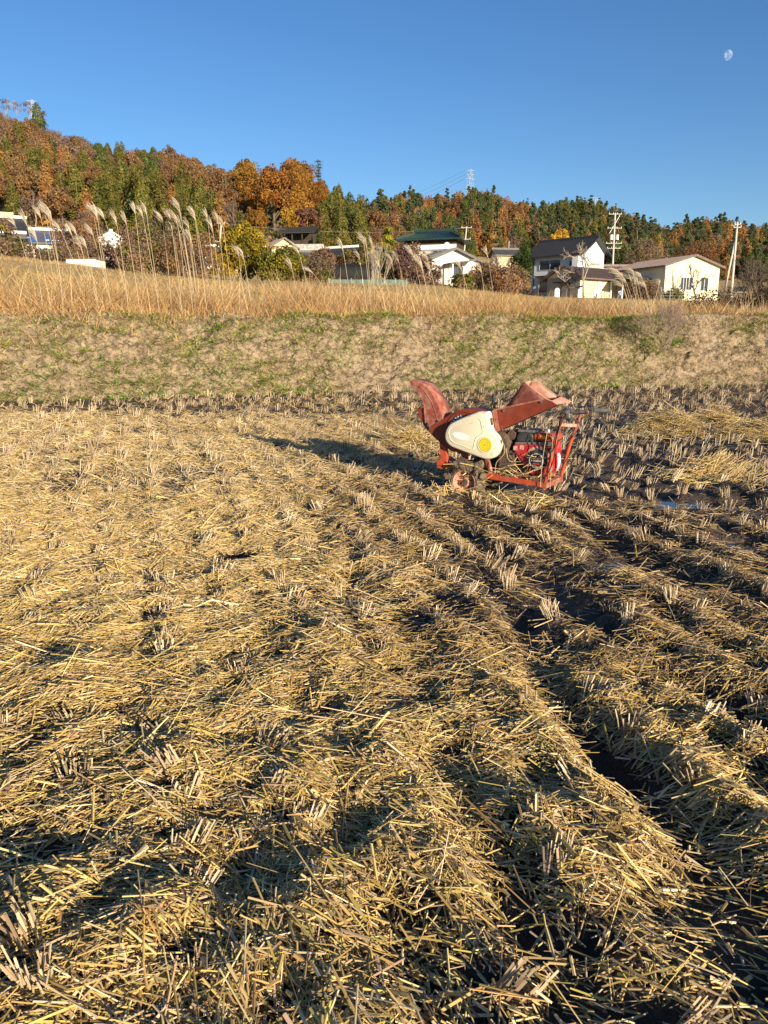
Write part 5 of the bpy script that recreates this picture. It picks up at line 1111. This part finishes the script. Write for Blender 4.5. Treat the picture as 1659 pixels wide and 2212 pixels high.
# scatter on the hill faces, keeping a minimum spacing
cell = {}; placed = []
def ok(x, y, dmin):
    i, j = int(x//8), int(y//8)
    for a in (-1, 0, 1):
        for c in (-1, 0, 1):
            for (u, v_) in cell.get((i+a, j+c), ()):
                if (u-x)**2+(v_-y)**2 < dmin*dmin: return False
    cell.setdefault((i, j), []).append((x, y)); return True
cand = []
for _ in range(26000):
    px = rng.uniform(-90, 1750); t = rng.random()
    f_, r_ = np.interp(px, PXK, FD), np.interp(px, PXK, RD); y = f_+(r_-f_)*(t*1.02-.02)+2; x = (px-829.5)/FPX*y*.974
    cand.append((px, x, y, t))
for px, x, y, t in cand:
    z = float(terr(x, y)); qx, qy = topx(np.array(x), np.array(y), np.array(z+7)); v = float(qy)-ridge_at(float(qx))
    kind = zone(float(qx), v, t)
    sd2 = 'left' if x/y < -.012 else 'right'
    for _k in range(3):
        if COUNT.get(kind, 0) >= 295: kind = {'pine': 'hinoki', 'hinoki': 'cedar', 'cedar': 'larch', 'rust': 'brown', 'brown': 'larch'}.get(kind, kind)
    if COUNT.get(kind, 0) >= 295: continue
    if not ok(x, y, {'gold': 6.2, 'rust': 4.2}.get(kind, 4.1 if y < 260 else 5.0)): continue
    s = rng.uniform(.48, .9)*(1.0 if kind != 'gold' else 1.05)*(1.0 if y < 330 else 1.06); plant(kind, x, y, z-.3, s)
print('TREES', COUNT)
# special hillside trees
def special(kind, px, pyb, Y, s, label, name=None, sz=None):
    c = at(px, pyb, Y); return plant(kind, c[0], c[1], c[2], s, label, False, sz, name)
special('hinoki', 84, 284, 331, .9, 'lone dark conifer on the left hilltop beside the pylon', 'lone_conifer', 1.05)
reg('spindly', [(trunk_mesh(14, .2, 'bark'), crown_mesh(tuple(x for x in (lambda c: leaves(c[0], .5, c[1], .5))((lambda n: (lambda k: (np.stack([rng.normal(0, .75, n), rng.normal(0, .75, n), 6+k*1.05+rng.normal(0, .22, n)], 1), fol_cols(n, PINE, k)))(rng.integers(0, 8, n)))(650))), MLC))])
special('spindly', 689, 430, 268, .8, 'tall spindly pine standing alone above the ridge', 'lone_pine')
for px, yb, lb in ((15, 262, 'leftmost bare tree on the left hilltop'), (40, 262, 'second bare tree from the left on the hilltop'), (62, 264, 'bare tree just left of the hilltop pylon'), (97, 290, 'bare tree just right of the lone dark conifer')):
    KIND['hilltop_bare'] = KIND.get('hilltop_bare') or [(bare_mesh(10, 'pale_bark', .15, 4, 3, .42, .4), crown_mesh(lobes(260, 16, 2.2, 3.2, 6.5, BRWN, (.2, .4), .4), ML)) for _ in range(2)]
    special('hilltop_bare', px, yb+4, 331, .95, lb, 'bare_tree')
# ---- garden trees and shrubs near the houses
def near_tree(name, label, px, pyb, Y, crown, trunk=None, tm='bark', cm=None, cat='tree'):
    c = at(px, pyb, Y); o = tag(empty(name, tuple(c), rng.uniform(0, 6.28)), label, cat)
    if trunk: link('trunk', trunk, o)
    link('crown', crown_mesh(crown, cm or ML), o); return o
near_tree('yellow_tree', 'large round yellow-leaved tree in front of the white house', 527, 612, 86, lobes(12000, 80, 2.85, 3.1, 3.2, YELL, (.16, .3), .26, low=-.95), trunk_mesh(4, .16, 'bark', fork=4))
near_tree('yellow_shrub', 'small yellow shrub at the left foot of the round yellow tree', 478, 612, 84, lobes(2500, 24, 1.3, 1.5, 1.5, YELL, (.2, .35), .22), trunk_mesh(2, .07, 'bark', fork=3))
near_tree('green_bush', 'broad yellow-green bush right of the round yellow tree', 612, 612, 82, lobes(10000, 70, 2.9, 2.0, 1.6, YGRN, (.18, .32), .24, low=-.9), trunk_mesh(2.4, .12, 'bark', fork=5))
# cloud-pruned pine
tp = []; cp = []
for k in range(13): cp.append((rng.normal(0, .45)*(1.2-k/13), rng.normal(0, .4), .9+k*.33))
cp = np.array(cp); n = 5200; k = rng.integers(0, 13, n); d = nrm(rng.normal(0, 1, (n, 3))); P = cp[k]+d*np.array([.85, .85, .34])*rng.uniform(.6, 1.05, (n, 1))*(1.1-.04*k)[:, None]
near_tree('pruned_pine', 'tall cloud-pruned yellow-green pine beside the green-roofed house', 833, 590, 97, leaves(P, .2, fol_cols(n, [(.26, .25, .03), (.19, .2, .03), (.33, .29, .04)], k), .6, nb=d*.8+np.array([0, 0, .4])), trunk_mesh(5, .13, 'bark', fork=3))
SH = [('brown_shrub', 'brown brush hiding the lower wall of the tiled storehouse', 695, 598, 93, 1.9, 1.7, BRWN+RUST, 3400), ('brown_shrub', 'tawny brush right of the black-tiled house', 775, 600, 92, 1.7, 2.0, BRWN+YGRN, 3200), ('brown_shrub', 'brown brush between the farmhouse and the low white shed', 60, 566, 84, 1.8, 1.2, BRWN+YGRN, 2600),('brown_shrub', 'tall brown thicket between the blue roof and the white storehouse', 160, 572, 86, 2.6, 2.6, BRWN+RUST, 4200), ('brown_shrub', 'dense brown thicket right of the white storehouse', 330, 588, 84, 3.0, 3.0, BRWN+YGRN, 5200), ('brown_shrub', 'brown thicket left of the round yellow tree', 440, 600, 84, 2.0, 2.6, BRWN+RUST, 3800), ('brown_shrub', 'low brown brush in front of the white storehouse', 235, 588, 80, 1.9, 1.6, BRWN, 3000), ('brown_shrub', 'brown brush before the long tiled storehouse', 655, 604, 88, 1.5, 1.4, BRWN+YGRN, 2400), ('brown_shrub', 'brown brush at the corner of the stone-clad annexe', 925, 622, 80, 1.3, 1.5, BRWN, 2400), ('brown_shrub', 'brown brush below the small hillside house', 1090, 640, 84, 1.9, 1.6, BRWN+RUST, 3000), ('bare_brush', 'grey-brown brush between the annexe and the yellow hall', 1385, 652, 88, 1.8, 1.3, BRWN, 2600), ('brown_shrub', 'brown brush beside the path to the annexe', 1000, 632, 76, 1.2, 1.0, BRWN+YGRN, 2000),
      ('brown_shrub', 'brown thicket below the blue-roofed building', 135, 590, 78, 2.0, 1.4, BRWN+[(.16, .13, .05)], 3600), ('brown_shrub', 'brown-green thicket right of the low white shed', 285, 596, 76, 2.0, 2.2, BRWN+[(.15, .15, .04)], 4200), ('yellowish_shrub', 'yellow-green shrub behind the pampas stalks', 300, 575, 82, 1.5, 2.4, YGRN+BRWN, 2800),
      ('brown_shrub', 'russet thicket between the pampas and the yellow tree', 395, 602, 80, 2.6, 2.3, BRWN+RUST, 4600), ('brown_shrub', 'brown thicket left of the small white storehouse', 190, 560, 92, 2.2, 2.6, RUST+BRWN, 3600), ('brown_shrub', 'leafy brown shrub at the left edge before the farmhouse', 6, 560, 70, 1.5, 2.0, BRWN+YGRN, 2200),
      ('red_shrub', 'reddish shrub against the black-tiled house', 745, 590, 94, 1.3, 1.3, [(.28, .09, .05), (.24, .12, .05), (.32, .13, .06)], 1800), ('bare_shrub', 'grey-brown shrub at the right side of the green bush', 690, 612, 80, 1.5, 1.4, BRWN, 1800),
      ('purple_shrub', 'purple-brown bushy shrub left of the low annexe', 885, 612, 86, 2.1, 2.4, [(.15, .09, .08), (.18, .11, .08), (.2, .13, .07)], 4200), ('brown_shrub', 'brown shrub below the two-storey green-roofed house', 850, 600, 88, 1.5, 1.7, BRWN+YGRN, 2400),
      ('brown_shrub', 'tangled brown garden shrub right of the white annexe', 1045, 628, 88, 2.0, 1.6, BRWN+RUST, 3200), ('evergreen_shrub', 'dark glossy evergreen bush beside the white two-storey house', 1128, 600, 108, 1.9, 2.5, [(.06, .10, .02), (.09, .13, .025), (.04, .07, .018)], 4200), ('rust_shrub', 'rust-coloured shrub in front of the white house corner', 1112, 632, 98, 2.0, 1.8, RUST+BRWN, 3000),
      ('red_shrub', 'reddish-brown tree behind the yellow hall roof', 1500, 572, 125, 3.2, 1.8, [(.25, .11, .05), (.22, .12, .06)], 3600), ('brown_shrub', 'brown thicket behind the yellow hall near the transformer pole', 1390, 585, 125, 3.4, 2.4, BRWN, 3600), ('low_shrub', 'clipped green shrub under the yellow hall window', 1455, 650, 91, 1.2, .7, [(.16, .17, .06), (.12, .13, .05)], 1500),
      ('dark_hedge', 'dark brown leafy hedge at the right end of the bank', 1545, 690, 33, 1.5, .5, [(.10, .055, .03), (.13, .08, .03), (.07, .045, .025)], 3000), ('dark_hedge', 'dark hedge cut by the right photo edge below the bare shrub', 1650, 695, 32, 1.1, .65, [(.10, .06, .03), (.18, .13, .03), (.06, .04, .025)], 2600), ('garden_shrub', 'low green shrub by the end of the garden net', 705, 620, 74, .8, .8, YGRN+CEDARD, 1200)]
for nm, lb, px, py, Y, rx, rz_, pal, n in SH:
    near_tree(nm, lb, px, py, Y, lobes(int(n*1.3), 44, rx*1.12, rz_*1.08, rz_*.75, pal, (.18, .36), .2 if Y > 60 else .09, low=-.95), trunk_mesh(rz_*1.1, .06, 'bark', fork=5), cat='shrub')
near_tree('young_cedar', 'small dark young cedar before the wooden hut', 690, 560, 124, cone(1500, 1.3, 4.2, CEDARD, sz=.4), trunk_mesh(4, .1, 'bark'))
near_tree('yellow_sapling', 'yellow-orange sapling above the cream house', 625, 525, 132, lobes(1600, 20, 1.6, 2.6, 3.2, [(.4, .26, .03), (.34, .2, .03)], (.2, .4), .35), trunk_mesh(4, .1, 'bark'))
near_tree('yellow_maple', 'small bright yellow tree above the white house roof', 1210, 545, 140, lobes(1500, 18, 1.7, 1.5, 2.2, [(.45, .3, .03), (.4, .24, .03)], (.25, .4), .35), trunk_mesh(3, .1, 'bark'))
near_tree('purple_maple', 'dark red maple in front of the golden oak grove', 665, 535, 150, lobes(1800, 22, 3.2, 3.4, 4.2, [(.16, .06, .05), (.19, .08, .05), (.14, .07, .05)], (.2, .35), .45), trunk_mesh(5, .15, 'bark', fork=4))
def bare(name, label, px, pyb, Y, h_, r_=.12, ml=5, ncl=3, m='pale_bark', spread=.5, up=.3, stems=1, cat='tree'):
    c = at(px, pyb, Y); o = tag(empty(name, tuple(c), rng.uniform(0, 6.28)), label, cat); me = bare_mesh(h_, m, r_, ml, ncl, spread, up, stems)
    link('branches', me, o); return o
bare('bare_garden_tree', 'pale bare branching tree in the garden right of the annexe', 1068, 640, 88, 5.0, .17, 5, 3)
bare('bare_house_tree', 'tall bare tree in front of the white two-storey house', 1262, 648, 93, 7.4, .17, 5, 3, 'pale_bark', .6, .22)
bare('bare_hall_tree', 'slender bare tree against the yellow hall wall', 1503, 652, 90, 4.8, .12, 4, 3, 'bark', .5)
bare('bare_shrub', 'wide many-stemmed bare shrub at the far right', 1640, 685, 40, 3.4, .045, 5, 3, 'bark', .5, .25, 9, 'shrub')
bare('bare_shrub', 'many-stemmed reddish bare shrub growing on the bank at right', 1435, 745, 20.6, 1.3, .008, 4, 3, 'twig', .42, .25, 15, 'shrub')
bare('bare_shrub', 'pale bare upright shrub rising beside the pampas near the black stack', 800, 640, 60, 4.0, .06, 4, 3, 'pale_bark', .3, .6, 3, 'shrub')
bare('bare_tree', 'grey bare tree left of the golden oak grove', 515, 530, 140, 7.5, .16, 5, 3, 'bark', .5)
bare('bare_tree', 'pale bare tree below the golden grove near the hut', 668, 545, 134, 4.0, .1, 4, 3, 'pale_bark', .5)

# ---- pampas grass stalks
M_PL = mat('pampas_plume', (1, 1, 1), rough=.8, var=0, attr=True, spec=.1, transl=.4)
Z2 = lambda x, y: (x/2.074*.54004, (380+y/2.074)*.54004); Z3 = lambda x, y: ((700+x/1.8433)*.54004, (600+y/1.8433)*.54004); Z4 = lambda x, y: ((1400+x/2.074)*.54004, (700+y/2.074)*.54004); Z5 = lambda x, y: ((2000+x/1.5476)*.54004, (780+y/1.5476)*.54004)
PP = []
for f_, L_, g_ in ((Z2, [(90, 975, 265, 1490), (185, 930, 300, 1400), (310, 890, 440, 1440), (350, 870, 490, 1450), (380, 880, 520, 1560), (405, 890, 480, 1380), (455, 1010, 680, 1440), (555, 1040, 690, 1400), (600, 1040, 750, 1420), (740, 1050, 860, 1400), (750, 860, 860, 1430), (790, 890, 890, 1480), (825, 900, 1020, 1440), (950, 950, 1030, 1450), (1030, 945, 1120, 1420), (1110, 855, 1190, 1560), (1165, 890, 1290, 1500), (1200, 860, 1310, 1600), (1335, 945, 1400, 1500), (1470, 830, 1580, 1450), (1600, 900, 1680, 1400), (1400, 930, 1480, 1460), (1440, 930, 1560, 1420), (1415, 1025, 1500, 1500), (1480, 980, 1590, 1450), (1555, 990, 1620, 1450), (1570, 1100, 1640, 1450), (650, 1160, 730, 1440), (690, 1150, 770, 1440), (280, 1080, 370, 1420)], 'left'),
              (Z3, [(15, 330, 110, 850), (130, 395, 230, 860), (230, 410, 290, 870), (305, 430, 370, 920), (340, 460, 410, 880), (5, 440, 60, 860), (90, 570, 140, 870), (265, 490, 330, 890), (490, 710, 540, 930), (460, 690, 500, 930), (885, 670, 990, 980), (850, 800, 890, 980), (960, 840, 1180, 1090), (1225, 650, 1290, 1020)], 'centre'),
              (Z4, [(105, 460, 160, 880), (130, 500, 170, 880), (180, 490, 200, 860), (65, 610, 120, 880), (230, 670, 270, 880), (385, 620, 450, 900), (335, 650, 390, 890), (500, 575, 600, 920), (560, 660, 650, 930), (630, 640, 720, 930), (590, 700, 640, 930), (650, 720, 720, 940), (900, 700, 1000, 990), (1130, 590, 1200, 1000), (1080, 720, 1120, 980)], 'middle'),
              (Z5, [(720, 440, 800, 640), (750, 460, 815, 650), (795, 470, 850, 640), (820, 440, 870, 650), (860, 460, 925, 640), (760, 490, 820, 650), (845, 490, 880, 650), (890, 520, 940, 650), (745, 520, 800, 650), (1000, 510, 950, 650)], 'right')):
    for q in L_: PP.append((f_(q[0], q[1]), f_(q[2], q[3]), g_))
GL = {'left': 'tall pampas grass stalk with feathery plume in the left stand', 'centre': 'pampas grass stalk rising before the yellow tree', 'middle': 'pampas grass stalk in front of the middle houses', 'right': 'drooping pampas grass stalk in the cluster before the yellow hall'}
for (tp_, bs_, g_) in PP:
    px = bs_[0]; x_ = (px-829.5)/FPX*20; Y = float(toe(x_))+rng.uniform(2.2, 3.8); tip = at(tp_[0], tp_[1], Y); ba = at(bs_[0], bs_[1], Y); z0 = BH+.02
    if ba[2] > z0: # run the stem down to the soil
        k = (ba[2]-z0)/max(tip[2]-ba[2], .2); ba = ba-(tip-ba)*k*np.array([.35, 0, 1])
    H_ = tip-ba; L_ = np.linalg.norm(H_); o = tag(empty('pampas_grass', tuple(ba)), GL[g_], 'pampas grass', 'pampas stalks, '+g_+' stand')
    sway = rng.normal(0, .04); st = [tuple(H_*t*np.array([t**.25 if t else 0, 1, 1])+np.array([0, sway*math.sin(3*t), 0])) for t in np.linspace(0, .93, 7)]
    MB().tube([(0, 0, -.1)]+st[1:], [.008, .0075, .007, .006, .0055, .005, .004], 5, cap=False).build('stem', 'straw_stem', o)
    pl = .25+.07*rng.random() if g_ != 'right' else .27; p0 = np.array(st[-1]); dirv = np.array(st[-1])-np.array(st[-2]); dirv /= np.linalg.norm(dirv); p0 = p0-dirv*pl*.75; n = 52
    side = -1 if g_ != 'right' else -1; droop = rng.uniform(.1, .38) if g_ != 'right' else .75
    tt = rng.random(n)*.5; P = p0+dirv*(tt*pl)[:, None]; D = dirv*1.2+np.stack([side*rng.uniform(-.08, .42, n), rng.normal(0, .16, n), rng.normal(0, .12, n)], 1); D = nrm(D)
    hz = np.array([side*1.0, 0, -.5]); V = []; Lb = pl*rng.uniform(.55, 1.05, n); S_ = nrm(np.cross(D, rng.normal(0, 1, (n, 3))))
    for i in range(4):
        t = i/3; Q = P+D*(Lb*t)[:, None]+hz*(Lb*droop*t*t)[:, None]; wd = (.0075+.004*math.sin(math.pi*t))*(1-.5*t); V += [Q-S_*wd/2, Q+S_*wd/2]
    V = np.stack(V, 1).reshape(-1, 3); base = (np.arange(n)*8)[:, None]; F_ = np.concatenate([base+np.array([[2*i, 2*i+1, 2*i+3, 2*i+2]]) for i in range(3)])
    link('plume', fastmesh('plume', V, F_, M_PL, np.repeat(cols(n, [(.70, .60, .46), (.78, .69, .55), (.58, .48, .34)]), 8, 0)), o)
